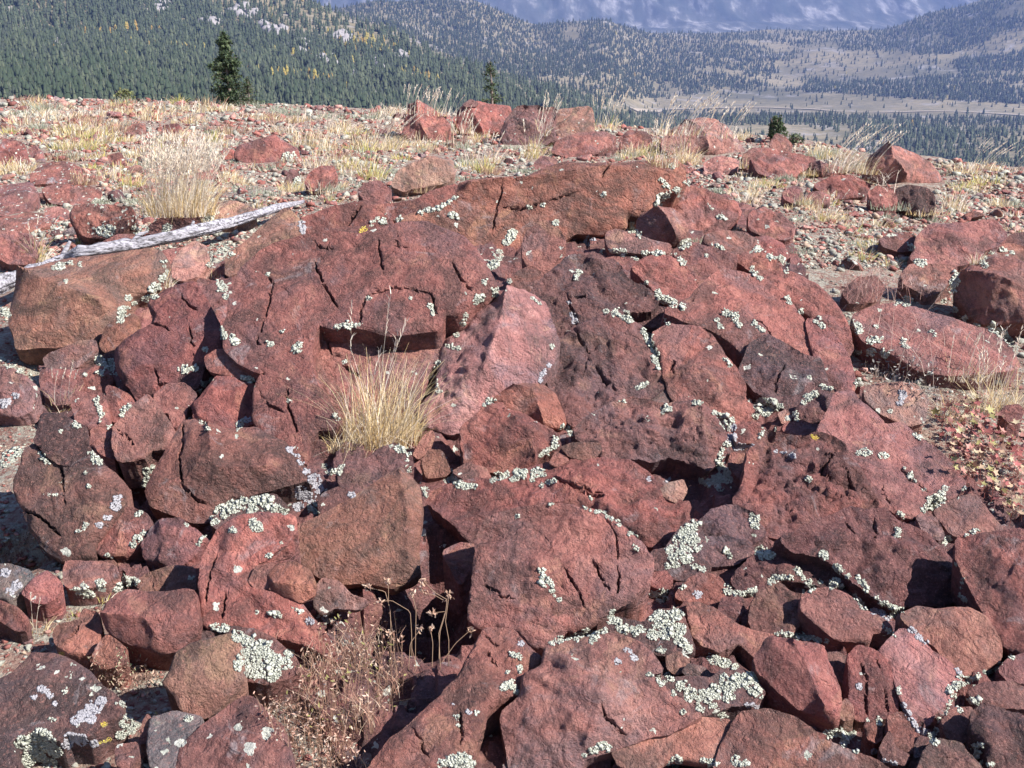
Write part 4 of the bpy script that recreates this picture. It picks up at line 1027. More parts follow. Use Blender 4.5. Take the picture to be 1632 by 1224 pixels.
LICHEN = {
'A': 'w930,810,25 910,830,20 960,770,12;w740,960,35 765,880,18 720,1010,18;w870,885,20 920,870,18 800,910,12;w360,690,25 430,675,20 320,700,12 480,680,14;w385,780,14;w1330,820,25 1310,790,18 1345,870,15;w1335,1110,18 1325,1070,12;w1225,1185,14;w1400,1140,22 1385,1110,14;w1290,640,30 1330,590,30 1370,620,20 1250,680,14;w975,760,18 1000,720,12 970,660,10;w20,960,30 40,980,20;w640,480,38 600,480,25;w820,470,30 860,470,22;w1000,460,22 985,490,16;w640,290,30 720,280,30 580,310,20 690,260,24;w1250,400,22 1220,420,14;w340,460,30',
'B': 'w275,1180,28 290,1160,14;w115,1155,16;w180,1085,10;w515,1050,16 580,1045,20 640,1035,12;w1010,375,10 1060,355,14 1120,340,16 1180,310,12 1215,280,10 880,410,12;w1200,385,20 1225,390,10;w1545,510,28 1560,490,22 1520,550,18;w1470,610,25 1440,680,28 1480,640,18;w1365,880,24 1340,905,15;w1455,830,22 1460,860,16 1540,780,12;w1390,780,10 1400,800,8;w700,880,12 950,880,8;w1070,930,16 1090,970,12;w1280,980,12 1265,1030,16 1225,1100,14 1170,1170,12 1235,1180,12;w720,440,12 760,410,14 790,425,14 800,380,8;y675,465,18 650,485,8;w440,1085,10 100,740,10;g300,440,20 310,480,16;w230,50,40 210,60,26;w290,180,25 265,210,20 305,130,16',
'C': 'w1010,90,16;w945,170,8 975,205,14 995,225,12;w950,280,25 985,260,22 930,320,20 1040,240,18 1100,200,20 1180,195,16;w600,258,14;w240,325,10 160,340,12;w320,430,16;w50,510,22 30,550,18;w780,440,18 770,475,18 820,500,14;w1300,395,16 1330,405,10 1230,320,8 1250,350,8;w660,600,14 720,610,22 600,600,12;w850,615,16 920,612,18 960,610,10;w800,640,16;w1050,640,14 1080,670,14 1035,625,10;w940,870,24 970,890,26 1020,910,26 1070,930,22 930,840,12;w680,970,24 730,980,28 760,1010,20 620,960,14;w850,1080,20 870,1110,24 890,1150,14 905,1190,16 925,1215,12;w990,1030,12;w460,725,14 440,770,14;g420,980,14 435,1020,14 400,910,10;w1340,970,22 1390,990,20 1415,1040,14;w1300,1050,12 1280,1010,10;w1510,1030,10 1550,1070,12;w1100,550,24 1070,570,20;w1270,560,16 1310,580,10;w1220,625,10;w1490,720,10 1540,760,10;w1530,585,18 1600,630,14;w860,790,14;w300,1170,10;w180,880,8 220,910,8;g530,530,25 510,550,20',
'D': 'w40,590,18;w120,630,20 180,640,14 210,680,14 215,720,12;w30,740,12 65,765,8 10,700,10;w220,880,14 240,910,10 300,960,14;w30,1030,10 75,1075,10;w400,1010,22 430,1050,12;w630,1050,28 610,1020,18 650,1080,14;w720,1130,24 770,1130,18;w910,1140,14 940,1170,12;w750,1050,12;w1080,1080,10 1100,1100,8;w640,1200,20 720,1200,24 800,1210,24;w930,900,30 880,910,20;w1220,780,24 1200,830,20 1230,740,14;w1150,900,14 1220,950,16 1280,1000,14 1350,1040,12;w1450,1060,26 1500,1090,28 1540,1130,20 1580,1180,16;w1400,690,14 1380,660,14 1425,610,12;w1500,590,14 1560,610,12;w1020,670,24 990,660,14;w960,580,18',
'E': 'w1085,75,22 1110,90,14 1165,80,16;w1215,170,14 1260,140,12 1190,210,10;w1200,400,10 1240,435,10;w1430,410,18 1420,440,10 1445,390,10;g1475,380,18;w1490,140,20 1450,130,12;w575,265,14 590,310,12 605,350,12 605,390,9;w455,410,18 475,415,12;w365,450,10;w740,320,20 770,300,14 725,355,10;w645,420,12;w260,600,14 280,635,12 240,580,8;w570,620,22 540,580,14 590,640,14;w880,690,22 870,740,16 860,780,8 910,660,12;g25,285,26 50,270,14;g90,240,18;w60,50,22 120,90,14 20,20,14 180,120,14;w290,830,8 340,828,8 260,828,6;w510,700,7 530,780,9;g690,900,25 700,840,20 640,960,20 590,1010,18;w470,1040,12 510,1010,12;w820,950,14 840,935,10;w820,1090,22 790,1130,18 860,1060,12 640,1190,10;w1110,1010,12 1210,1080,10 1180,1125,8;w1390,900,40 1330,930,40 1450,880,35 1530,870,35 1600,850,30 1280,980,25 1500,910,30 1570,900,25;w1400,1035,22 1370,1045,12 1520,1020,24 1540,1000,14;w600,30,30 650,50,30 680,110,14;w60,600,40 100,570,30 30,640,25;w600,100,14 510,115,8;w1600,1190,14',
'F': 'w30,880,30 90,890,30 150,910,25 200,930,18;w470,690,22 520,690,20 440,660,15 540,660,14;w360,910,20 390,930,16 380,890,14;g380,740,35 300,820,40 400,790,30 350,850,30 280,900,25 330,690,18;g230,560,16 270,600,16 300,640,10;w880,550,18 920,560,18 840,540,10 940,580,12 930,620,10;w940,685,12;w1040,800,16 1045,830,12;w1190,740,18 1230,760,24 1280,780,20 1330,780,14 1160,745,10;w1470,720,26 1510,710,24 1440,745,14;w1590,700,24 1620,710,20 1560,740,12;w1420,275,16 1450,265,12 1390,295,8;w555,38,12;w1115,40,14 1090,100,10 1100,160,10 1120,210,12;w230,270,12;w1590,955,10;g600,830,18;w500,350,8 515,380,8;w30,1020,30 50,1030,18 10,990,20;w100,1190,12 175,1115,8',
'G': 'w0,710,20 100,700,26 80,730,18 130,690,16;w200,700,26 230,680,20 180,740,14 250,710,12;w280,755,16 310,745,14 240,775,12;w320,500,12 310,540,14 260,570,16 230,600,10;w390,430,14 410,460,14 360,420,10;w840,175,16 810,190,12 870,165,8;w700,270,12 725,268,8;w540,350,8;w970,310,18 1000,320,14 960,340,10;w1150,280,14 1180,285,10;w1260,340,12 1300,360,16 1340,355,12;y1300,355,10;w1320,400,20 1340,430,18 1370,380,14;g1370,490,28 1400,540,22 1380,430,18 1440,545,18 1490,535,10;w1340,530,18 1310,590,20 1290,650,22 1330,700,30 1280,740,30 1350,740,24 1230,760,18 1190,750,12 1300,790,20;w1550,270,20 1520,300,18 1570,340,24 1610,300,22 1510,360,18 1480,270,10;w1560,450,10 1530,490,8;w300,885,8;w500,910,8 560,930,10 610,940,14 650,975,10 700,1010,9 760,1060,10 800,1080,10;w530,850,8;w800,1150,12;w90,955,10;w1100,1060,40 1130,1010,28 1060,1100,35 1140,1100,35 1010,1160,30 1080,1170,40 1170,1150,22 1100,1210,30 1020,1210,25;w1500,980,18 1510,1020,18 1490,950,12;w1540,1180,28 1590,1190,24 1560,1150,18;w1340,1170,14 1360,1200,10;w920,30,16 930,70,12 905,10,14;g280,60,10 240,110,12 230,150,10;w1330,20,12 1360,60,10;g990,740,12 880,735,14',
'H': 'w60,290,20 90,270,16 140,270,16 170,300,16 100,340,20 50,330,16;w340,250,22 380,230,20 320,280,14 430,185,16 480,195,10;w265,350,12 275,380,10;w350,130,12;y390,490,14 370,480,8;w680,575,24 710,580,14 640,580,12;w790,595,22 810,600,12;w345,735,18;w30,980,20 20,1020,20 35,1010,14;g250,595,14 270,605,10 150,570,8 200,580,8;w950,710,10 980,750,8 1030,800,8 920,670,7;w1160,790,16 1130,830,20 1080,860,24 1060,900,22 1110,880,24 1140,860,18 1030,930,12;w910,960,14 890,940,10;w880,1040,14 870,1070,14;w1330,1050,14 1350,1045,12 1290,1070,8;w1180,1090,20 1160,1120,14;w90,1180,24 50,1160,20 130,1190,16 60,1200,16;w430,1180,20 450,1200,14;w640,160,20 655,150,14;g910,240,20 890,280,16 900,220,12;w830,330,12;w1240,850,8 1010,490,12 980,470,10;w1270,800,8;w70,450,12 50,490,8 140,440,10',
'I': 'w1440,600,40 1500,560,45 1560,620,50 1500,650,40 1600,560,40 1420,440,35 1480,470,30 1340,390,22 1280,380,18 1560,500,40 1640,610,40 1620,680,30 1460,530,20;w200,1060,45 250,1030,40 130,1070,40 290,1080,40 200,1130,45 260,1150,40 330,1130,35 170,1180,35 300,1200,35 240,1010,25;g420,1050,35 480,1060,35 400,1090,25 560,1080,20;g560,860,40 600,830,30 500,910,35 450,940,25 540,930,25;g280,760,20 240,750,14 300,790,14 200,800,12 330,840,12;w388,770,10;w310,940,14;y620,960,18 650,1055,14 600,1070,10;w740,960,25 780,1000,25 720,1030,25 800,970,20 760,920,20;w1120,930,20;w760,110,30 720,140,25 800,110,24 690,160,14;w480,180,25 540,190,22 500,140,16 600,120,22 450,160,14;w730,840,16 760,860,14 690,840,8;w1530,295,10 1610,305,12;w1135,90,12;y370,540,12 930,900,8;g30,60,25 100,130,25 60,170,20',
'J': 'w100,620,45 150,580,40 50,560,35 200,600,35 60,660,30 230,540,25 150,660,25 20,500,25;w150,305,18 110,300,12 180,320,10;w30,295,8 240,265,8 295,290,12;w560,480,18 600,490,14;g440,330,14 350,350,20;w1590,560,18 1560,545,14 1600,610,12 1600,660,10 1530,650,8;w1540,730,22 1500,750,14 1580,770,14 1560,710,14;w1235,920,14 1240,970,10 1345,900,10;g1300,890,14 1200,840,12;w1200,1180,35 1260,1170,35 1300,1200,30 1140,1200,25 1240,1210,25;g1610,480,14',
'K': 'w240,50,18 250,90,16 250,130,16 290,110,12 300,170,12 340,220,12;w340,460,22 390,440,22 300,480,12;w450,440,25 500,410,22 550,430,25 540,470,18 600,400,24 650,340,25 660,290,12;w720,390,30 780,410,28 690,350,22 830,390,25;w920,350,40 980,330,45 1040,310,35 1050,400,40 980,420,40 900,430,30 1060,470,30 1110,500,24 950,520,20 930,300,20;w900,190,20 950,180,24 980,210,18 930,230,18;w980,20,18 1040,15,18;w1150,20,14 1200,40,14;g760,530,14 790,570,14 690,590,16 740,520,12;w880,670,18 920,690,18 950,720,16 1000,700,20 1020,780,14 990,670,16;w1080,740,35 1130,790,40 1200,800,45 1280,780,50 1350,720,50 1420,700,45 1480,720,40 1350,800,35 1180,860,25 1520,770,25 1260,850,20 1310,690,25 1480,680,30;w1270,580,30 1330,600,28 1240,560,20 1390,620,18;w1080,890,14;w1310,910,18 1330,920,14;w590,1095,25 540,1120,20 640,1105,14 610,1080,16 490,1150,10;w1040,1180,28 1030,1210,20 1000,1200,14;w1210,1190,22 1270,1190,22 1400,1180,30 1450,1190,25;w1350,170,22 1340,140,14 1400,180,20 1450,180,18 1500,160,16;w1610,110,18;w40,720,18 60,740,14 20,750,12 90,770,8;w100,570,14 60,550,12 105,620,12 105,660,10;g1165,190,22;g1470,850,16 1520,860,12;w1060,150,8 1090,140,8',
'L': 'w150,90,20 200,90,14 120,120,14 240,85,10;w290,60,16 310,90,14 270,40,10 340,130,18 370,150,14 350,110,14;w420,110,14;w510,110,24 490,140,18 540,140,14;w540,50,20 510,20,16 580,80,14;w660,110,18 690,150,18 640,90,10;w630,200,18 660,240,16 680,270,10;w790,240,14 830,260,14 870,280,18 850,310,14 900,280,14 750,210,9;w845,430,14 820,405,10 860,435,8;w30,160,14 0,190,12;w160,420,14 220,430,20 280,440,20 340,450,18 400,460,16 450,465,14;w20,770,25 50,760,18 0,700,18 60,800,10;w480,1020,24 530,1010,28 580,1040,25 560,1080,20 450,1010,14 610,1020,16;w1190,760,20 1230,730,24 1290,700,22 1340,680,20 1400,660,18 1450,640,14 1490,600,10 1560,560,14 1210,800,14 1180,850,12 1160,890,12 1130,930,12 1250,680,14;w1080,1030,18 1100,1070,18 1110,1000,12;g910,850,14 940,900,16 970,950,14 1010,1000,14 1040,1010,14;w885,750,10 885,780,8;w1270,100,9 1255,150,9 1250,200,9 1280,220,12 1225,10,8;w1320,820,18 1350,830,12 1250,880,14;w765,940,12 775,965,8 700,940,6;g780,300,20 740,290,18 820,330,14;g960,400,16 1000,440,14 1050,480,10;g740,1130,14 800,1180,12 860,1200,10;g650,740,18;w630,1130,9;w1340,1110,20 1370,1090,14 1350,1150,14;w1380,1190,12 1440,1200,12;g1210,620,10 1240,650,10',
}
for _tile, _s in LICHEN.items():
    for _g in _s.split(';'):
        lichen(_tile, _g[1:], _g[0])

# ------------------------------------------------------------------ weathered log
def wood_material():
    m, nt, b, out = mat_new('weathered_grey_wood')
    N = NT(nt)
    tc = N.n('ShaderNodeTexCoord')
    mp = N.n('ShaderNodeMapping'); mp.inputs['Scale'].default_value = (1.0, 30, 30)
    mp.inputs['Rotation'].default_value = (0, 0, math.radians(-52))
    N.l(tc.outputs['Object'], mp.inputs['Vector'])
    f = N.noise(mp.outputs[0], 2.2, 6, 0.65, 0.3)
    c = N.ramp(f, [(0.36, (0.05, 0.045, 0.05)), (0.47, (0.22, 0.21, 0.23)), (0.66, (0.48, 0.46, 0.50))])
    N.l(c, b.inputs['Base Color'])
    N.l(N.bump(f, 0.8, 0.02), b.inputs['Normal'])
    return m
M_WOOD = wood_material()

def tube(path, rad, seg, jag=0.0, seed=0, cap=True):
    path = np.asarray(path, float); rad = np.asarray(rad, float)
    n = len(path)
    tg = np.gradient(path, axis=0); tg /= np.linalg.norm(tg, axis=1, keepdims=True) + 1e-9
    up = np.array([0, 0, 1.0]) if abs(tg[:, 2]).mean() < .8 else np.array([0, 1.0, 0])
    a = np.cross(tg, up); a /= np.linalg.norm(a, axis=1, keepdims=True) + 1e-9
    b = np.cross(a, tg)
    th = np.linspace(0, 2 * math.pi, seg, endpoint=False)
    rr = rad[:, None] * np.ones(seg)
    if jag:
        u = np.arange(n)[:, None] * 0.13
        q = np.stack([np.cos(th)[None] * 2.6 + u * 0.2, np.sin(th)[None] * 2.6 + 0 * u, u + 0 * th[None]], -1)
        rr = rr * (1 + jag * fbm(q, 3, seed) * 2 + jag * 0.7 * vnoise(q * np.array([3.5, 3.5, .5]), seed + 3))
    V = path[:, None] + rr[..., None] * (np.cos(th)[None, :, None] * a[:, None] + np.sin(th)[None, :, None] * b[:, None])
    V = V.reshape(-1, 3)
    i = np.arange(n - 1)[:, None]; j = np.arange(seg)[None]
    p = i * seg + j; q = i * seg + (j + 1) % seg
    F = np.stack([p, q, q + seg, p + seg], -1).reshape(-1, 4)
    F = np.r_[F[:, [0, 1, 2]], F[:, [0, 2, 3]]]
    if cap:
        c0, c1 = len(V), len(V) + 1
        V = np.r_[V, path[:1], path[-1:]]
        jj = np.arange(seg)
        F = np.r_[F, np.c_[np.full(seg, c0), (jj + 1) % seg, jj], np.c_[np.full(seg, c1), (n - 1) * seg + jj, (n - 1) * seg + (jj + 1) % seg]]
    return V, F

def pixel_path(pl, low=2.6, n=None):
    """a round stem lying on stones: each pixel is put at the distance of the ground just in front of it"""
    pl = np.array(pl, float)
    Pb = ray_base(pl[:, 0], pl[:, 1] + pl[:, 2] * low)
    hd = np.hypot(Pb[:, 0], Pb[:, 1])
    d = ray(pl[:, 0], pl[:, 1])
    P = ORG + d * (hd / np.hypot(d[:, 0], d[:, 1]))[:, None]
    r = pl[:, 2] * np.linalg.norm(P - ORG, axis=1) / FPX
    k = n or len(pl) * 8
    u = np.linspace(0, len(pl) - 1, k)
    Q = np.stack([np.interp(u, range(len(pl)), P[:, c]) for c in range(3)], -1)
    R_ = np.interp(u, range(len(pl)), r)
    for _ in range(10):
        Q[1:-1] = .25 * Q[:-2] + .5 * Q[1:-1] + .25 * Q[2:]
    return Q, R_

Q, R_ = pixel_path([(-60, 472, 12), (-10, 456, 12), (30, 441, 11), (62, 429, 9), (84, 421, 7), (104, 413, 8), (130, 405, 11), (165, 399, 10.5), (225, 388, 9.5), (285, 376, 9), (345, 361, 7.5), (395, 346, 6.5), (440, 332, 5.5), (484, 321, 2)], 2.6, 150)
log = empty('fallen_log', Q[75])
Q0 = Q[75]
tag(log, 'weathered silver-grey log lying across the rocks at left', 'log')
V, F = tube(Q, R_, 36, .3, 5); new_mesh('trunk', V - Q0, F, M_WOOD, log)
for st in ([(300, 372, 4), (306, 360, 3), (309, 352, 1.5)], [(214, 384, 5), (222, 374, 3.5), (236, 369, 1.5)], [(100, 408, 4), (106, 396, 3.6), (112, 384, 2)], [(122, 404, 6), (138, 398, 6), (158, 392, 3)]):
    Pb = ray_base(np.array([st[0][0]], float), np.array([st[0][1] + 8.], float))[0]
    dd = float(np.linalg.norm(Pb - ORG)); pth = np.array([ORG + ray(np.array(float(a_)), np.array(float(b_))) * dd for a_, b_, _c in st])
    u = np.linspace(0, 2, 10); pth = np.stack([np.interp(u, range(3), pth[:, c]) for c in range(3)], -1)
    V, F = tube(pth, np.interp(u, range(3), [c * dd / FPX for *_x, c in st]), 10, .15, 4); new_mesh('branch_stub', V - Q0, F, M_WOOD, log)

# ------------------------------------------------------------------ landmarks for telling look-alikes apart
LANDMARKS = [('the tall spruce', 370, 165), ('the pale seed-headed bunchgrass', 290, 315), ('the small spruce', 780, 170), ('the skyline red dome', 1120, 240),
             ('the dark juniper bush', 1235, 200), ('the tilted skyline boulder', 1440, 275), ('the high ledge', 850, 290), ('the grey log', 260, 375), ('the white-flecked pavement', 70, 320),
             ('the yellow-green grass patch', 140, 218), ('the broad red outcrop top', 1530, 400), ('the long red boulder', 420, 240), ('the pale tan boulder', 675, 270),
             ('the squarish tan block', 915, 200), ('the tiny yellowish shrub', 200, 150), ('the dark propped block', 1470, 325), ('the twiggy pink shrub', 1390, 470), ('the tan orange stone', 1430, 640)]

def where(px, py):
    best = min(LANDMARKS, key=lambda l: (l[1] - px) ** 2 + ((l[2] - py) * 1.8) ** 2)
    dx, dy = px - best[1], (py - best[2]) * 1.8
    dist = math.hypot(dx, dy)
    if abs(dx) > abs(dy): s = 'right of' if dx > 0 else 'left of'
    else: s = 'in front of' if dy > 0 else 'beyond'
    return ('close ' if dist < 55 else 'some way ' if dist > 110 else '') + s + ' ' + best[0]

# ------------------------------------------------------------------ loose rocks on the hilltop field, from shared shapes
def loose_shape(k):
    lr = np.random.default_rng(500 + k)
    V, F = ICO_V.copy(), ICO_F.copy()
    for _ in range(3):
        edge = {}; nv = V.tolist(); nf = []
        def mid(a, b):
            key = (min(a, b), max(a, b))
            if key not in edge:
                m = (np.array(nv[a]) + np.array(nv[b])); m /= np.linalg.norm(m)
                edge[key] = len(nv); nv.append(m.tolist())
            return edge[key]
        for a, b, c in F.tolist():
            ab, bc, ca = mid(a, b), mid(b, c), mid(c, a)
            nf += [(a, ab, ca), (b, bc, ab), (c, ca, bc), (ab, bc, ca)]
        V, F = np.array(nv), np.array(nf)
    pl = lr.normal(0, 1, (13, 3)); pl /= np.linalg.norm(pl, axis=1, keepdims=True)
    off = lr.uniform(.55, .95, 13)
    dp = V @ pl.T
    r = np.where(dp > .05, off[None] / np.maximum(dp, .05), 9).min(1)
    r = np.minimum(r, 1.15)
    V = V * r[:, None]
    V = V * (1 + 0.10 * fbm(V * 2.2 + k * 5, 4, 60 + k))[:, None] * np.array([1, lr.uniform(.65, 1.0), lr.uniform(.5, .8)])
    me = new_mesh('rock_shape', V, F, M_ROCK)
    m = me.data
    bpy.data.objects.remove(me)
    return m
SHAPES = [loose_shape(k) for k in range(9)]

def crest_row(x):
    return np.interp(x, _cx, _cy)

lr = np.random.default_rng(77)
placed = []
tries = 0
while len(placed) < 420 and tries < 26000:
    tries += 1
    px = lr.uniform(-40, 1670)
    y0 = crest_row(px) + 1
    py = y0 + lr.uniform(0, 1) ** 1.25 * (430 - y0)
    if px > 250 and px < 1330 and py > 330: continue
    sz = float(np.clip(lr.lognormal(2.65, .5), 8, 42)) * (0.55 + 0.45 * (py - y0) / 120)
    ix, iy = int(px / 2), int(py / 2)
    if not (0 <= ix < MASK_W and 0 <= iy < MASK_H): 
        if px > 0 and px < 1632: continue
    elif mask[iy, ix] : continue
    if any(abs(px - q[0]) < (sz + q[2]) * .55 and abs(py - q[1]) < (sz + q[2]) * .35 for q in placed): continue
    placed.append((px, py, sz))
placed.sort(key=lambda q: -q[2])
_pp = np.array(placed)
RUBBLE = []
_pw = ray_base(_pp[:, 0], _pp[:, 1], soil_z)
for k, (px, py, sz) in enumerate(placed):
    P = _pw[k]
    dist = float(np.linalg.norm(P - ORG))
    s = sz / 2 * dist / FPX
    if k >= 185:
        RUBBLE.append((k % len(SHAPES), P + np.array([0, 0, s * .22]), lr.uniform(0, 6.28), np.array([s * 1.15, s, s * lr.uniform(.75, 1.15)])))
        continue
    o = bpy.data.objects.new('rock', SHAPES[k % len(SHAPES)])
    COL.objects.link(o)
    o.location = (P[0], P[1], P[2] + s * .22)
    o.rotation_euler = (lr.uniform(-.3, .3), lr.uniform(-.3, .3), lr.uniform(0, 6.28))
    o.scale = (s * 1.15, s * 1.0, s * lr.uniform(.75, 1.15))
    ck = lr.choice(['r', 's', 'p', 'p', 'b', 'd', 't', 'g'])
    o.color = (*(np.array(TINT[ck]) * lr.uniform(.9, 1.25)), 1)
    o['lich'] = float(lr.choice([.3, .5, .9, 1.0]))
    nm = {'r': 'red', 's': 'red', 'p': 'pinkish', 'b': 'brownish', 'd': 'dark', 't': 'tan', 'g': 'grey lichened'}[ck]
    big = 'tiny' if sz < 8 else 'small' if sz < 14 else 'medium'
    tag(o, f'{big} {nm} loose rock {where(px, py)}', 'rock', 'loose rocks on the hilltop field')

# the rubble goes on past both edges of the view
lr = np.random.default_rng(79)
_n = 150
_sx = np.where(lr.uniform(0, 1, _n) < .5, lr.uniform(-430, -55, _n), lr.uniform(1700, 2080, _n))
_sy = crest_row(np.clip(_sx, -800, 2300)) + 8 + lr.uniform(0, 1, _n) ** 1.1 * 950
_sz = np.clip(lr.lognormal(3.3, .55, _n), 12, 120) * (.5 + .7 * (_sy - 200) / 900)
_pw = ray_base(_sx, _sy, soil_z)
for k in range(_n):
    P = _pw[k]; s = _sz[k] / 2 * float(np.linalg.norm(P - ORG)) / FPX
    RUBBLE.append((k % len(SHAPES), P + np.array([0, 0, s * .2]), lr.uniform(0, 6.28), np.array([s * 1.15, s, s * lr.uniform(.75, 1.1)])))
_rv, _rf, _ro = [], [], 0
for si, P, rz, sc3 in RUBBLE:
    me = SHAPES[si]
    v = np.zeros(len(me.vertices) * 3, np.float32); me.vertices.foreach_get('co', v); v = v.reshape(-1, 3) * sc3
    f = np.zeros(len(me.loops), np.int32); me.loops.foreach_get('vertex_index', f)
    c_, s_ = math.cos(rz), math.sin(rz)
    _rv.append(np.c_[v[:, 0] * c_ - v[:, 1] * s_, v[:, 0] * s_ + v[:, 1] * c_, v[:, 2]] + P); _rf.append(f.reshape(-1, 3) + _ro); _ro += len(v)
o = new_mesh('rubble', np.concatenate(_rv), np.concatenate(_rf), M_ROCK)
o.color = (1.05, 1.1, 1.1, 1); o['lich'] = .7
tag(o, 'small red rubble half buried in the hilltop field', 'rubble', None, 'stuff')

# ------------------------------------------------------------------ gravel and lichen-crusted pebbles between the rocks
def gravel(name, label, n, y_lo, y_hi, smin, smax, seed, grey):
    lr = np.random.default_rng(seed)
    X, Y = [], []
    while len(X) < n:
        px = lr.uniform(-420, 2060, 6000); py = lr.uniform(0, 1, 6000) * (y_hi - y_lo) + y_lo
        ok = py > crest_row(px) - 9
        ix = np.clip((px / 2).astype(int), 0, MASK_W - 1); iy = np.clip((py / 2).astype(int), 0, MASK_H - 1)
        ok &= ~mask[iy, ix] | (px < 0) | (px > 1631) | (py > 1223)
        X += px[ok].tolist(); Y += py[ok].tolist()
    px, py = np.array(X[:n]), np.array(Y[:n])
    P = ray_base(px, py, soil_z)
    good = np.abs(P[:, 2] - soil_z(P[:, 0], P[:, 1])) < .05
    P = P[good]; n = len(P)
    dist = np.linalg.norm(P - ORG, axis=1)
    sp = np.clip(lr.lognormal(math.log(smin * 1.6), .62, n), smin * .8, smax)
    s = sp * .5 * dist / FPX
    nz = np.tile([0, 0, 1.0], (n, 1)) + lr.normal(0, .25, (n, 3)); nz /= np.linalg.norm(nz, axis=1, keepdims=True)
    P[:, 2] += s * .25
    V, F = lumps(P, nz, s, .6, lr, .52)
    pal = np.array([(.28, .11, .09), (.24, .095, .08), (.42, .23, .19), (.17, .095, .09), (.37, .365, .30), (.47, .465, .385), (.31, .295, .25), (.42, .31, .23), (.35, .26, .215)])
    pr = np.array([.26, .2, .14, .08, .10, .08, .08, .07, .05])
    pr = pr * np.array([1.15 - grey] * 4 + [1 + grey, .35, 1 + grey] + [1.3, 1.3]); pr /= pr.sum()
    ci = lr.choice(len(pal), n, p=pr)
    clump = vnoise(xy0(P[:, 0] * 1.1, P[:, 1] * 1.1), 88)
    ci = np.where((clump > .2) & (lr.uniform(0, 1, n) < .5), lr.choice([4, 6, 6], n), ci)
    col = np.repeat(pal[ci] * lr.uniform(.8, 1.2, (n, 1)), 12, 0)
    o = new_mesh(name, V, F, M_STONE, smooth=False, col=col)
    tag(o, label, 'gravel', None, 'stuff')

gravel('gravel', 'small stones and grey-green lichen crumbs filling gaps among the near rocks', 17000, 330, 1420, 2.5, 15, 31, .35)
gravel('scattered_gravel', 'red and grey-green pebbles strewn over the hilltop field', 42000, 140, 430, 2.0, 14, 32, .30)

# ------------------------------------------------------------------ grass
def blades(base, length, lean, width, seg, lr, bend=.5):
    """curved strips; base (n,3), length (n), lean dir+amount (n,2)"""
    n = len(base)
    u = np.linspace(0, 1, seg + 1)
    h = length[:, None] * (u[None] - bend * .35 * (np.linalg.norm(lean, axis=1)[:, None]) * u[None] ** 2)
    off = lean[:, None, :] * (length[:, None] * u[None] ** 1.7)[..., None]
    C = base[:, None] + np.concatenate([off, h[..., None]], -1)
    ang = lr.uniform(0, 3.14, n)
    side = np.stack([np.cos(ang) , np.sin(ang) * .5, np.zeros(n)], -1)
    w = width[:, None] * (1 - .75 * u[None])
    L_ = C - side[:, None] * w[..., None]; R__ = C + side[:, None] * w[..., None]
    V = np.stack([L_, R__], 2).reshape(-1, 3)
    m = 2 * (seg + 1)
    k = np.arange(seg)
    f = np.stack([2 * k, 2 * k + 1, 2 * k + 3, 2 * k + 2], -1)
    F = (f[None] + (np.arange(n) * m)[:, None, None]).reshape(-1, 4)
    return V, F, C

STRAW = np.array([(.64, .50, .28), (.74, .60, .36), (.58, .42, .20), (.68, .56, .36)])
PALE = np.array([(.76, .66, .53), (.84, .76, .63), (.66, .54, .42)])
GREEN = np.array([(.52, .47, .14), (.60, .52, .18), (.38, .39, .11)])
PINKT = np.array([(.42, .25, .19), (.50, .34, .26), (.36, .22, .17)])

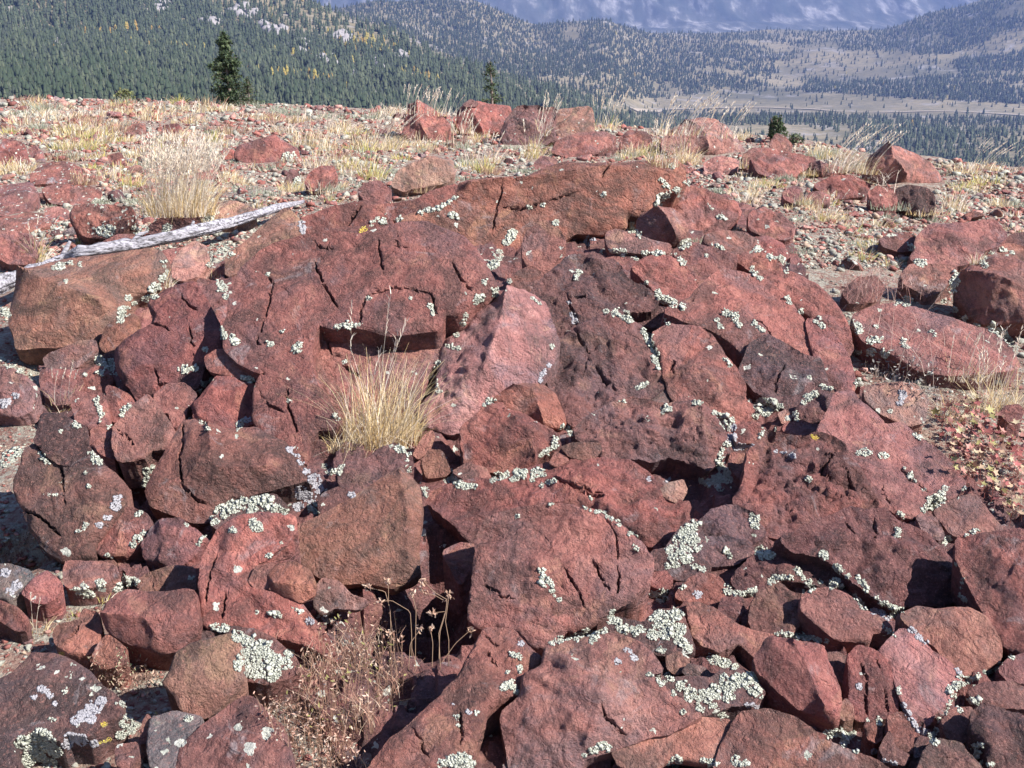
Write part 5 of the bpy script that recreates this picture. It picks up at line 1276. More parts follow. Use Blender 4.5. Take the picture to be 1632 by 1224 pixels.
def tuft(px, py, wpx, hpx, n, label, kind='straw', stalks=0, shpx=None, wind=.15, name='grass_tuft', cat='grass tuft', group=None):
    py = max(py, crest_row(px) + 2)
    c = cast(px, py)
    if c is None: return
    P0 = c[0]; dist = c[3]
    lr = np.random.default_rng(int(px * 7 + py * 13))
    m = dist / FPX
    rw, hh = wpx * .5 * m, hpx * m
    th = lr.uniform(0, 6.28, n); rr = np.sqrt(lr.uniform(0, 1, n))
    base = P0 + np.stack([rr * np.cos(th) * rw * .75, rr * np.sin(th) * rw * .5, np.full(n, -.015)], -1)
    lean = np.stack([np.cos(th), np.sin(th)], -1) * (rr * lr.uniform(.1, .75, n))[:, None] + np.array([wind, 0]) + lr.normal(0, .27, (n, 2))
    ln = hh * lr.uniform(.3, 1.1, n) * (1 - .25 * rr)
    wd = np.maximum(.0014, m * lr.uniform(.45, .85, n))
    th_n = n // 3
    if th_n:
        lean[:th_n] = lean[:th_n] + lr.normal(0, .8, (th_n, 2)); ln[:th_n] *= lr.uniform(.35, .7, th_n)
    V, F, C = blades(base, ln, lean, wd, 4, lr, .75)
    pal = {'straw': np.r_[STRAW, STRAW, PALE], 'pale': np.r_[PALE, PALE, STRAW], 'green': np.r_[GREEN, GREEN, STRAW], 'mix': np.r_[STRAW, GREEN[:2], PALE], 'pink': np.r_[PINKT, STRAW[:1]], 'sage': np.array([(.38, .40, .30), (.46, .47, .37), (.30, .32, .22)])}[kind]
    col = np.repeat(pal[lr.integers(0, len(pal), n)] * lr.uniform(.8, 1.15, (n, 1)), 10, 0)
    if not stalks:
        o = new_mesh(name, V - P0, F, M_GRASS, col=col); o.location = P0
        tag(o, label, cat, group); return o
    e = empty(name, P0); tag(e, label, cat, group)
    new_mesh('leaf_blades', V - P0, F, M_GRASS, e, col=col)
    k = stalks
    sh = (shpx or hpx * 1.5) * m
    th = lr.uniform(0, 6.28, k); rr = np.sqrt(lr.uniform(0, 1, k))
    base = P0 + np.stack([rr * np.cos(th) * rw * .6, rr * np.sin(th) * rw * .5, np.zeros(k)], -1)
    lean = np.stack([np.cos(th), np.sin(th)], -1) * (rr * .18)[:, None] + np.array([wind * 1.4, 0]) + lr.normal(0, .06, (k, 2))
    V1, F1, C1 = blades(base, sh * lr.uniform(.7, 1.08, k), lean, np.full(k, max(.0010, m * .33)), 5, lr, .3)
    # feathery seed heads along the top of each stalk
    hb, hl, hw = [], [], []
    for q in range(k):
        for s_ in np.linspace(.72, 1.0, 7):
            i0 = s_ * 5; a = int(min(i0, 4)); f = i0 - a
            p = C1[q, a] * (1 - f) + C1[q, a + 1] * f
            for _ in range(2):
                hb.append(p); hl.append(lean[q] + lr.normal(0, .35, 2)); hw.append(1)
    hb = np.array(hb); hl = np.array(hl)
    V2, F2, _c = blades(hb, np.full(len(hb), sh * .06), hl, np.full(len(hb), max(.0015, m * .75)), 2, lr)
    col1 = np.repeat(PALE[lr.integers(0, 3, k)] * .9, 12, 0)
    col2 = np.repeat(PALE[lr.integers(0, 3, len(hb))], 6, 0)
    new_mesh('seed_stalks', np.r_[V1, V2] - P0, np.r_[F1, F2 + len(V1)], M_GRASS, e, col=np.r_[col1, col2])
    return e

tuft(608, 700, 165, 165, 760, 'big straw-coloured grass tuft growing in the middle of the outcrop', 'straw', 5, 215, .12)
tuft(545, 712, 70, 60, 90, 'low outer tussock of dry grass left of the big tuft base', 'straw')
tuft(285, 338, 155, 82, 760, 'pale bunchgrass with a dense comb of seed heads at left', 'straw', 210, 108, .12)
tuft(595, 287, 62, 55, 130, 'round yellow-green grass tuft left of the pale tan boulder', 'green', 0)
tuft(500, 236, 100, 44, 150, 'broad straw grass tuft in front of the far left field', 'straw', 14, 62)
tuft(605, 240, 90, 45, 120, 'grass tuft with slanting white seed heads left of the tall pinkish rock', 'pale', 26, 60, .4)
tuft(850, 252, 48, 48, 120, 'small straw tuft in front of the dark shaggy rock', 'mix', 5, 75)
tuft(868, 215, 30, 40, 40, 'thin stalks rising beside the squarish tan block', 'pale', 9, 66, .15)
tuft(965, 208, 64, 32, 110, 'low yellow tuft right of the squarish tan block', 'mix', 14, 60)
tuft(1055, 262, 70, 52, 130, 'straw tuft left of the skyline red dome', 'straw', 8, 70)
tuft(1092, 262, 40, 60, 90, 'upright yellow tuft in front of the skyline red dome', 'straw', 4, 75)
tuft(1085, 205, 120, 40, 90, 'tall seed stalks waving behind the skyline red dome', 'pale', 24, 60, .4)
tuft(1150, 205, 90, 25, 60, 'sparse pale stalks right of the skyline red dome top', 'pale', 14, 50, .3)
tuft(1345, 272, 90, 45, 170, 'pale grass tuft left of the tilted skyline boulder', 'pale', 22, 70, .5)
tuft(1385, 275, 50, 35, 80, 'short straw tuft touching the tilted skyline boulder', 'straw', 9, 60, .4)
tuft(1312, 352, 52, 36, 120, 'small green and pink tuft in the grey gravel at right', 'mix', 6, 45)
tuft(1522, 335, 46, 52, 140, 'pale dry tuft right of the dark propped block', 'pale', 0)
tuft(1560, 268, 70, 22, 60, 'thin slanting stalks on the right skyline', 'pale', 16, 42, .5)
tuft(1620, 268, 60, 22, 50, 'thin stalks at the far right end of the skyline', 'pale', 12, 40, .5)
tuft(1588, 655, 95, 92, 260, 'tall straw tuft at the right edge behind the red-leaved plant', 'straw', 10, 115, .05)
tuft(1512, 668, 60, 60, 150, 'short straw tuft right of the tan orange stone', 'straw', 0)
tuft(1540, 600, 90, 45, 120, 'thin greyish dry grass above the tall right-edge tuft', 'pale', 8, 80)
tuft(1375, 412, 60, 26, 110, 'small bright green tuft in the grey gravel above the pink shrub', 'green', 0)
tuft(1418, 425, 30, 22, 60, 'small orange-brown tuft right of the bright green one', 'mix', 0)
tuft(62, 415, 34, 62, 90, 'narrow green and straw tuft standing beside the log at left', 'mix', 3, 75)
tuft(130, 388, 40, 18, 70, 'low green tuft behind the log near the broken end', 'green', 0)
tuft(530, 322, 34, 20, 70, 'little green tuft left of the pale pinkish stone', 'green', 0)
tuft(100, 640, 50, 42, 34, 'thin dry brown stems in front of the reddish rock at left', 'pink', 6, 60)
tuft(92, 655, 40, 30, 50, 'straw wisps hanging over the lumpy rock at left', 'straw', 0)
tuft(62, 1008, 45, 42, 60, 'small straw tuft at the left edge above the broad dark slab', 'straw', 2, 60)
tuft(118, 985, 34, 26, 60, 'small green tuft beside the upright flat stones', 'green', 0)
tuft(165, 950, 32, 20, 50, 'greenish-grey tuft in the lichen above the pink-topped block', 'mix', 0)
tuft(700, 170, 110, 20, 60, 'thin stalks on the skyline left of the small spruce', 'pale', 20, 38, .2)
tuft(660, 165, 90, 16, 50, 'low stalks on the skyline left of the tall pinkish rock', 'pale', 14, 40, .2)
tuft(140, 218, 150, 22, 260, 'wide yellow-green grass patch on the far left field', 'mix', 0)
tuft(188, 224, 60, 16, 120, 'low greener end of the wide grass patch', 'green', 0)
tuft(40, 200, 70, 34, 110, 'straw tuft near the left edge of the far field', 'straw', 0)
tuft(345, 352, 60, 22, 60, 'orange-straw wisps between pale tan rock and the log', 'straw', 0)
tuft(335, 440, 90, 20, 110, 'straw tussock on the tan flat rock above the left lobe', 'straw', 0)
tuft(265, 455, 24, 32, 60, 'whitish dead tussock at the corner of the large flat-topped block', 'pale', 0)
tuft(770, 260, 80, 42, 120, 'pale wispy grass behind the high ledge at centre', 'pale', 8, 60)
tuft(730, 235, 70, 40, 80, 'pinkish dry stems right of the tall pinkish skyline rock', 'pink', 8, 60)
tuft(420, 330, 60, 24, 70, 'yellowish tuft behind the upper end of the log', 'mix', 0)
tuft(470, 300, 70, 24, 90, 'yellowish tuft left of the twin lichen clumps', 'mix', 0)
lr = np.random.default_rng(91)
cnt = 0
while cnt < 210:
    px = lr.uniform(0, 1632); y0 = crest_row(px)
    py = y0 + 2 + lr.uniform(0, 1) ** 1.1 * 150
    if mask[int(min(py / 2, MASK_H - 1)), int(min(px / 2, MASK_W - 1))]: continue
    kind = str(lr.choice(['straw', 'straw', 'mix', 'pale', 'green', 'pink']))
    tuft(px, py, lr.uniform(30, 95), lr.uniform(12, 30), int(lr.uniform(70, 170)), f"small {dict(straw='straw', mix='yellowish', pale='bleached', green='greenish', pink='pinkish')[kind]} tuft {where(px, py)}", kind, group='small tufts on the hilltop field')
    cnt += 1

cnt = 0
while cnt < 95:
    px = lr.uniform(0, 1632); y0 = crest_row(px)
    py = y0 + 3 + lr.uniform(0, 1) * 170
    if mask[int(min(py / 2, MASK_H - 1)), int(min(px / 2, MASK_W - 1))]: continue
    tuft(px, py, lr.uniform(30, 85), lr.uniform(9, 17), 170, f'low grey-green cushion plant {where(px, py)}', 'sage', wind=0, name='cushion_plant', cat='cushion plant', group='cushion plants on the hilltop field')
    cnt += 1

# ------------------------------------------------------------------ herbs and dried plants
def leaf_mesh(Ps, Ns, S, cols, shape, lr):
    """flat lobed leaves: shape = list of (angle, radius)"""
    n = len(Ps)
    a = np.cross(Ns, lr.normal(0, 1, (n, 3))); a /= np.linalg.norm(a, axis=1, keepdims=True)
    b = np.cross(Ns, a)
    ang = np.array([s[0] for s in shape]); rad = np.array([s[1] for s in shape])
    k = len(shape)
    rim = Ps[:, None] + S[:, None, None] * (np.cos(ang)[None, :, None] * rad[None, :, None] * a[:, None] + np.sin(ang)[None, :, None] * rad[None, :, None] * b[:, None]) + (Ns * (S * .22)[:, None])[:, None] * (rad[None, :, None] * 1.2)
    V = np.concatenate([Ps[:, None], rim], 1).reshape(-1, 3)
    j = np.arange(k)
    f = np.stack([np.zeros(k, int), 1 + j, 1 + (j + 1) % k], -1)
    F = (f[None] + (np.arange(n) * (k + 1))[:, None, None]).reshape(-1, 3)
    return V, F, np.repeat(cols, k + 1, 0)

LOBED = [(2 * math.pi * k / 15 + .2, (1.0 if k % 3 == 0 else .55 if k % 3 == 1 else .5)) for k in range(15)]
OVAL = [(0, 1), (.7, .42), (2.4, .42), (math.pi, 1), (3.9, .42), (5.6, .42)]

def region_points(poly, n, lr):
    poly = np.array(poly, float); lo, hi = poly.min(0), poly.max(0); out = []
    while len(out) < n:
        q = lo + lr.uniform(0, 1, (n * 2, 2)) * (hi - lo)
        out += q[inside(poly, q)].tolist()
    return np.array(out[:n])

def leafy(name, label, cat, poly, n, size, pal, shape, hgt, seed, stems=True, stemcol=(.30, .10, .08), flat=.5):
    lr = np.random.default_rng(seed)
    q = region_points(poly, n, lr)
    Ps, Ns, Ss, B = [], [], [], []
    for (x, y) in q:
        c = cast(x, y + 4)
        if c is None: continue
        P, nn, ow, dist = c
        B.append(P - nn * .005)
        Ps.append(P + np.array([lr.normal(0, .01), lr.normal(0, .01) - .01, lr.uniform(.15, 1) * hgt]))
        v = lr.normal(0, flat, 3) + np.array([.25, -.35, 1]); Ns.append(v / np.linalg.norm(v))
        Ss.append(dist / FPX * lr.uniform(*size))
    Ps, Ns, Ss, B = map(np.array, (Ps, Ns, Ss, B))
    c0 = B.mean(0); c0[2] = B[:, 2].min()
    e = empty(name, c0); tag(e, label, cat)
    cols = np.array(pal)[lr.integers(0, len(pal), len(Ps))] * lr.uniform(.75, 1.2, (len(Ps), 1))
    V, F, col = leaf_mesh(Ps, Ns, Ss, cols, shape, lr)
    new_mesh('leaves', V - c0, F, M_LEAF, e, smooth=False, col=col)
    if stems:
        m = dist / FPX
        h = Ps - B
        Vs, Fs, _c = blades(B, h[:, 2], h[:, :2] / np.maximum(h[:, 2:3], 1e-3), np.full(len(B), max(.0009, m * .35)), 3, lr, 0)
        new_mesh('stems', Vs - c0, Fs, M_LEAF, e, col=np.tile(stemcol, (len(Vs), 1)))
    return e

leafy('herb_plant', 'low plant with pink, red and yellow-green lobed leaves at right', 'plant', [(1490, 672), (1540, 655), (1600, 690), (1632, 740), (1650, 830), (1600, 838), (1570, 800), (1525, 760), (1500, 720)], 350, (3.8, 9.0),
      [(.38, .13, .12), (.46, .22, .18), (.30, .10, .09), (.50, .36, .24), (.22, .09, .07), (.50, .30, .24), (.34, .31, .13), (.18, .10, .07), (.48, .40, .26)], LOBED, .12, 201)
leafy('dried_plant', 'sprawling mat of dried reddish-tan stems and flower heads at bottom centre', 'dried plant', [(470, 1150), (490, 1060), (540, 1005), (600, 1000), (645, 1030), (640, 1110), (590, 1180), (500, 1200)], 620, (1.8, 4.6),
      [(.46, .27, .20), (.54, .37, .28), (.34, .18, .13), (.25, .14, .10), (.60, .46, .36), (.30, .28, .10)], OVAL, .12, 202, True, (.46, .29, .20), .9)
leafy('dried_plant', 'lower trailing patch of dried stems left of the sprawling mat', 'dried plant', [(405, 1120), (460, 1120), (560, 1180), (590, 1224), (500, 1224), (430, 1160)], 480, (1.6, 4.2),
      [(.50, .31, .24), (.60, .46, .37), (.34, .19, .14)], OVAL, .06, 206, True, (.46, .29, .2), .9)
leafy('dried_plant', 'brown dried plant litter between angular block and broad dark slab', 'dried plant', [(140, 1045), (190, 1060), (250, 1050), (262, 1085), (240, 1120), (200, 1105), (160, 1080)], 260, (1.6, 4.0),
      [(.42, .28, .20), (.50, .36, .27), (.28, .17, .13), (.34, .30, .2)], OVAL, .03, 203, True, (.22, .13, .09), .9)
leafy('herb_plant', 'small grey-green rosette plant below the pink-topped block', 'plant', [(185, 1050), (215, 1035), (228, 1050), (205, 1068)], 55, (2.5, 5.5), [(.30, .36, .20), (.38, .42, .26)], [(0, 1), (.35, .35), (math.pi, .2), (-.35, .35)], .03, 204, False)
leafy('dried_plant', 'greyish dead plant clump above the tan orange stone at right', 'dried plant', [(1375, 580), (1440, 570), (1500, 600), (1490, 650), (1420, 615), (1380, 600)], 240, (1.6, 4.4), [(.42, .40, .36), (.52, .50, .45), (.34, .26, .22), (.25, .2, .17)], OVAL, .06, 205, True, (.4, .33, .28), .9)

def twigs(name, label, cat, px, py, n, hpx, spread, wind, col, seed, heads=0):
    lr = np.random.default_rng(seed)
    c = cast(px, py); P0, dist = c[0], c[3]; m = dist / FPX
    base = P0 + np.c_[lr.normal(0, spread * .25 * m, n), lr.normal(0, spread * .2 * m, n), np.zeros(n)]
    lean = np.c_[lr.normal(wind, .75, n), lr.normal(-.1, .5, n)]
    V, F, C = blades(base, hpx * m * lr.uniform(.45, 1.0, n), lean, np.full(n, max(.0011, m * .42)), 5, lr, .3)
    pb = C[:, 2:5].reshape(-1, 3); k = len(pb)
    V2, F2, C2 = blades(pb, hpx * m * .22 * lr.uniform(.5, 1.2, k), lr.normal(0, .9, (k, 2)) + np.array([wind, 0]), np.full(k, max(.0008, m * .33)), 2, lr, .2)
    cc = np.array(col)
    e = empty(name, P0); tag(e, label, cat)
    new_mesh('twigs', np.r_[V, V2] - P0, np.r_[F, F2 + len(V)], M_GRASS, e, col=np.repeat(cc[lr.integers(0, len(cc), n + k)], [12] * n + [6] * k, 0))
    if heads:
        tips = np.r_[C[:, -1], C2[:, -1]][: heads * 3]
        N_ = lr.normal(0, 1, (len(tips), 3)); N_ /= np.linalg.norm(N_, axis=1, keepdims=True)
        Vh, Fh, ch = leaf_mesh(tips, N_, np.full(len(tips), m * 3.0), np.tile([.5, .36, .27], (len(tips), 1)), OVAL, lr)
        new_mesh('seed_heads', Vh - P0, Fh, M_LEAF, e, smooth=False, col=ch)
    return e
PK = [(.42, .22, .19), (.50, .30, .26), (.35, .18, .15), (.55, .40, .34)]
twigs('twiggy_shrub', 'small twiggy pinkish shrub above the broad pink slab at right', 'shrub', 1378, 478, 46, 70, 60, .55, PK, 301)
twigs('twiggy_shrub', 'wispy pink stems right of the twiggy shrub, left of the black cave', 'shrub', 1440, 478, 26, 55, 80, .3, PK, 302)
twigs('dry_stems', 'thin pale dry stems standing over the broad pink slab', 'dry stems', 1485, 590, 14, 120, 190, .15, [(.55, .45, .38), (.48, .36, .30)], 303)
twigs('dry_stems', 'dead white stems in front of the black side of the skyline boulder', 'dry stems', 1415, 305, 8, 50, 60, -.3, PALE, 304)
twigs('dry_stems', 'bare twigs in front of the small dark-notched rock near skyline', 'dry stems', 965, 262, 16, 45, 40, .2, PK, 305)
twigs('dry_stems', 'grey twigs standing on the far field right of the tall spruce', 'dry stems', 500, 205, 12, 22, 60, .1, [(.3, .24, .22)], 306)

for _k, (_x, _y, _n, _h) in enumerate(((520, 1090, 34, 75), (575, 1060, 34, 85), (610, 1110, 30, 80), (560, 1150, 34, 70), (460, 1140, 26, 45), (500, 1185, 26, 45))):
    twigs('dry_stems', 'bent reddish twigs ' + ('at the left end of the dried mat', 'at the upper middle of the dried mat', 'at the right end of the dried mat', 'at the lower middle of the dried mat', 'over the trailing patch near the lichen mat', 'over the trailing patch at the bottom')[_k], 'dry stems', _x, _y, _n, _h, 75, -.1, [(.50, .30, .22), (.60, .42, .31), (.40, .22, .16), (.68, .54, .40)], 320 + _k)

# dried flower stalks over the dark hollow, stems traced one by one
P0 = ray_base(np.array(672.), np.array(1062.)); dist = float(np.linalg.norm(P0 - ORG))
lr = np.random.default_rng(210)
fl = empty('dried_flower', P0)
tag(fl, 'dried branching flower stalks with star-shaped heads against the dark hollow', 'dried flower')
STEMS = [('980,640 982,420 985,280 960,180', 30), ('960,640 958,420 950,290 840,225 770,230', 28), ('835,640 835,400 830,280 800,170 700,150', 28), ('1120,640 1125,420 1160,300 1170,220 1100,180 1030,110', 26),
         ('1150,225 1100,195 1030,180', 26), ('1180,620 1180,460 1160,350 1180,200', 28), ('1130,640 1120,420 1160,290 1080,300', 26), ('1120,620 1220,480 1310,400', 24), ('820,240 820,110', 24), ('940,640 950,480 1010,395', 22),
         ('860,620 850,470 830,420', 22), ('1080,640 1085,480 1070,390', 20), ('700,620 720,480 760,400', 20), ('1000,700 980,660 1020,700', 18), ('640,560 690,520 640,620', 16)]
for s_, hr in STEMS:
    q = pts('J', s_)
    dpt = dist + lr.normal(0, .04)
    W = np.array([ORG + ray(np.array(a_), np.array(b_)) * dpt for a_, b_ in q])
    u = np.linspace(0, len(W) - 1, 4 * len(W)); W = np.stack([np.interp(u, range(len(W)), W[:, k]) for k in range(3)], -1)
    V, F = tube(W, np.full(len(W), .0009), 5)
    st = new_mesh('stem', V - P0, F, M_GRASS, fl, col=np.tile([.32, .21, .14], (len(V), 1)))
    k = 16
    hp = W[-1] + lr.normal(0, hr * S4 * dist / FPX * .42, (k, 3))
    N_ = lr.normal(0, 1, (k, 3)); N_ /= np.linalg.norm(N_, axis=1, keepdims=True)
    Vh, Fh, ch = leaf_mesh(hp, N_, np.full(k, .0075), np.array([(.55, .38, .27), (.45, .28, .20), (.62, .47, .36)])[lr.integers(0, 3, k)], OVAL, lr)
    new_mesh('flower_head', Vh - P0, Fh, M_LEAF, st, smooth=False, col=ch)

# ------------------------------------------------------------------ trees on the crest
def spruce(label, px, py, hpx, wpx, seed, dens=1.0, bare=0.0, lean=0.0):
    lr = np.random.default_rng(seed)
    py0 = max(py, crest_row(px) + 1.5); hpx += py0 - py; py = py0
    P = ray_base(np.array(float(px)), np.array(float(py)), soil_z)
    dist = float(np.linalg.norm(P - ORG)); m = dist / FPX
    H = hpx * m; Wd = wpx * .5 * m
    P[2] -= .1
    e = empty('spruce_tree', P); tag(e, label, 'tree')
    z = np.linspace(0, H, 24)
    path = np.c_[lean * z + .03 * np.sin(z * 3), .02 * np.cos(z * 4), z]
    V, F = tube(path, np.interp(z, [0, H], [.045 * H * .7, .005]), 8, .1, seed)
    new_mesh('trunk', V, F, M_STONE, e, col=np.tile([.26, .20, .17], (len(V), 1)))
    Vs, cs, Ns, Ss = [], [], [], []
    nb = int(95 * dens)
    bv, bf = [], []
    off = 0
    for k in range(nb):
        t = lr.uniform(.02, .97) ** .9
        th = lr.uniform(0, 6.28)
        prof = (1 - t) ** .75 * (.75 + .5 * vnoise(np.array([[t * 6, th, seed]]), 3)[0] + .25 * math.sin(t * 17 + seed))
        L_ = Wd * max(prof, .1) * lr.uniform(.6, 1.15)
        p0 = np.array([lean * t * H, 0, t * H])
        d = np.array([math.cos(th), math.sin(th), lr.uniform(-.15, .45)])
        u = np.linspace(0, 1, 5)
        br = p0 + d * (u * L_)[:, None] + np.array([0, 0, 1])[None] * (-.12 * L_ * u ** 2)[:, None]
        v_, f_ = tube(br, np.linspace(.010, .003, 5) * (H / 2), 4); bv.append(v_); bf.append(f_ + off); off += len(v_)
        ncl = int(26 * dens * (L_ / max(Wd, .01)) + 6)
        s_ = lr.uniform(.15 + bare * .3, 1.05, ncl)
        q = np.stack([np.interp(s_, u, br[:, c]) for c in range(3)], -1) + lr.normal(0, .055 * H * .35, (ncl, 3))
        Vs.append(q)
        nn = lr.normal(0, .7, (ncl, 3)) + d * .4; Ns.append(nn / np.linalg.norm(nn, axis=1, keepdims=True))
        Ss.append(lr.uniform(.022, .048, ncl) * H * .8)
        pal = np.array([(.045, .070, .035), (.065, .095, .045), (.085, .110, .05), (.035, .050, .028)])
        cs.append(pal[lr.integers(0, 4, ncl)])
    new_mesh('branches', np.concatenate(bv), np.concatenate(bf), M_STONE, e, col=np.tile([.2, .15, .12], (off, 1)))
    V, F, col = leaf_mesh(np.concatenate(Vs), np.concatenate(Ns), np.concatenate(Ss), np.concatenate(cs), [(0, 1), (.5, .3), (1.3, .75), (2, .28), (math.pi, .9), (4, .3), (4.9, .7), (5.6, .3)], lr)
    new_mesh('crown', V, F, M_NEEDLE, e, smooth=False, col=col)
spruce('dense dark spruce standing on the skyline at left', 366, 168, 112, 86, 401, 2.0, 0, -.02)
spruce('short leaning spruce sprout at the right foot of the dense spruce', 396, 166, 46, 55, 402, 1.0)
spruce('small sparse spruce with a pale trunk on the skyline at centre', 782, 168, 72, 62, 403, .7, .6)

def bush(name, label, px, py, wpx, hpx, seed, pal, n=420):
    lr = np.random.default_rng(seed)
    py = max(py, crest_row(px) + 1.5)
    P = ray_base(np.array(float(px)), np.array(float(py)), soil_z)
    dist = float(np.linalg.norm(P - ORG)); m = dist / FPX
    e = empty(name, P); tag(e, label, 'bush')
    bv, bf, off = [], [], 0
    A_, B_ = wpx * .5 * m, hpx * m
    for k in range(12):
        th = lr.uniform(0, 6.28); r = lr.uniform(.2, .9)
        pth = np.linspace(0, 1, 5)[:, None] * np.array([math.cos(th) * A_ * r, math.sin(th) * A_ * r, B_ * lr.uniform(.5, .95)])
        v_, f_ = tube(pth, np.linspace(.012, .004, 5), 4); bv.append(v_); bf.append(f_ + off); off += len(v_)
    new_mesh('stems', np.concatenate(bv), np.concatenate(bf), M_STONE, e, col=np.tile([.2, .15, .12], (off, 1)))
    q = lr.normal(0, 1, (n, 3)); q /= np.linalg.norm(q, axis=1, keepdims=True)
    lump = 1 + .35 * vnoise(q * 2.2 + seed, 5)
    q = q * (lr.uniform(.45, 1, n) ** .5 * lump)[:, None] * np.array([A_, A_, B_ * .55]) + np.array([0, 0, B_ * .42])
    q[:, :2] *= (1.15 - .5 * np.clip(q[:, 2:3] / B_, 0, 1))
    N_ = lr.normal(0, 1, (n, 3)); N_ /= np.linalg.norm(N_, axis=1, keepdims=True)
    V, F, col = leaf_mesh(q, N_, m * lr.uniform(1.8, 4.0, n), np.array(pal)[lr.integers(0, len(pal), n)], [(0, 1), (.5, .3), (1.3, .75), (2, .28), (math.pi, .9), (4, .3), (4.9, .7), (5.6, .3)], lr)
    new_mesh('foliage', V, F, M_NEEDLE, e, smooth=False, col=col)
JUN = [(.07, .10, .05), (.10, .13, .06), (.05, .07, .04)]
bush('juniper_bush', 'dark upright juniper bush on the skyline right of the red dome', 1236, 226, 28, 38, 501, JUN, 1100)
bush('juniper_bush', 'low dark juniper sprig right of the upright juniper bush', 1268, 216, 28, 16, 502, JUN, 200)
bush('small_shrub', 'tiny yellowish shrub on the far left skyline', 200, 160, 30, 20, 503, [(.16, .18, .07), (.22, .22, .09), (.12, .13, .06)], 260)

# ------------------------------------------------------------------ valley: road and forest
def far_cast(px, py):
    d = ray(np.array(float(px)), np.array(float(py)))
    h = hills_bvh.ray_cast(Vector(ORG), Vector(d), 20000)
    return (np.array(h[0]), h[3]) if h[0] is not None else None

M_ROAD, _nt, _b, _o = mat_new('dirt_road')
_N = NT(_nt); _N.l(_N.ramp(_N.noise(_N.n('ShaderNodeNewGeometry').outputs['Position'], .2, 3), [(.3, (.28, .23, .17)), (.7, (.36, .30, .23))]), _b.inputs['Base Color'])
road_px = [(1010, 176), (1060, 175), (1120, 174), (1180, 172), (1230, 172), (1280, 174), (1330, 178), (1390, 180), (1450, 179), (1510, 178), (1560, 180), (1620, 184), (1680, 188)]
_a = [np.array(far_cast(*q)[0]) for q in road_px if far_cast(*q)]
_u = np.linspace(0, len(_a) - 1, 160)
_c = np.stack([np.interp(_u, range(len(_a)), [p[k] for p in _a]) for k in range(3)], -1)
for _k in range(8): _c[1:-1] = .25 * _c[:-2] + .5 * _c[1:-1] + .25 * _c[2:]
_tg = np.gradient(_c, axis=0); _sd = np.stack([-_tg[:, 1], _tg[:, 0], 0 * _tg[:, 0]], -1); _sd /= np.linalg.norm(_sd, axis=1, keepdims=True)
_l, _r = _c - _sd * 8, _c + _sd * 8
for _e in (_l, _r): _e[:, 2] = far_z(_e[:, 0], _e[:, 1]) + 2.0
_V = np.stack([_l, _r], 1).reshape(-1, 3); _i = np.arange(159) * 2
tag(new_mesh('road', _V, np.stack([_i, _i + 1, _i + 3, _i + 2], -1), M_ROAD), 'pale dirt road crossing the valley meadow', None, None, 'structure')

def conifer(n_side=6, tiers=3):
    V, F = [], []
    for k in range(tiers):
        z0 = .08 + k * .28; z1 = min(z0 + .46, 1.0); r = .23 * (1 - k * .27)
        b = len(V)
        for j in range(n_side):
            a = 2 * math.pi * (j + .5 * k) / n_side
            V.append((r * math.cos(a) * (1 if j % 2 else .78), r * math.sin(a) * (1 if j % 2 else .78), z0))
        V.append((0, 0, z1))
        for j in range(n_side): F.append((b + j, b + (j + 1) % n_side, b + n_side))
    return np.array(V), np.array(F)
CV, CF = conifer()
lr = np.random.default_rng(600)
def meadow(px, py):
    lim_hi = np.interp(px, [940, 1000, 1100, 1250, 1350, 1450, 1632], [174, 160, 152, 146, 150, 158, 166])
    lim_lo = np.interp(px, [940, 1250, 1632], [180, 182, 190])
    return (py > lim_hi) & (py < lim_lo) & (px > 960)
cand = []
N0 = 125000
cpx = lr.uniform(-60, 1692, N0); cpy = lr.uniform(-12, 300, N0)
ok = cpy < crest_row(cpx) + 8
for x, y in zip(cpx[ok], cpy[ok]):
    h = far_cast(x, y)
    if h is None: continue
    P, dist = h
    if dist > 4600 or dist < 250: continue
    cand.append((x, y, *P, dist))
cand = np.array(cand)
x, y, dist = cand[:, 0], cand[:, 1], cand[:, 5]
n1 = fbm(xy0(cand[:, 2] / 130, cand[:, 3] / 130), 4, 61)
n2 = fbm(xy0(cand[:, 2] / 420, cand[:, 3] / 420), 3, 62)
den = np.full(len(cand), .0)
left = (dist < 1900) & (x < 900)
den[left] = np.maximum(.70 + 1.0 * n1[left] + .5 * n2[left], .34)
rocky = left & (((x - 560) / 170) ** 2 + ((y - 85) / 75) ** 2 < 1)
den[rocky] -= .12
mid = ~left & (dist > 2250)
den[mid] = .10 + .88 * sstep(-.12, .10, n1 * .7 + n2 * .75)[mid]
hill2 = ~left & (x < 900); den[hill2] = .92 + .5 * n1[hill2]
flat = (dist <= 2250) & (x >= 850)
den[flat] = .34 + .8 * n1[flat]
band = (y > 184 + 0 * x) & (y < 200) & (x > 1120); den[band] = .75 + .5 * n1[band]
den[(x > 850) & (x < 1100) & (y > 128) & (dist < 2600)] += .35
den[meadow(x, y)] = .035
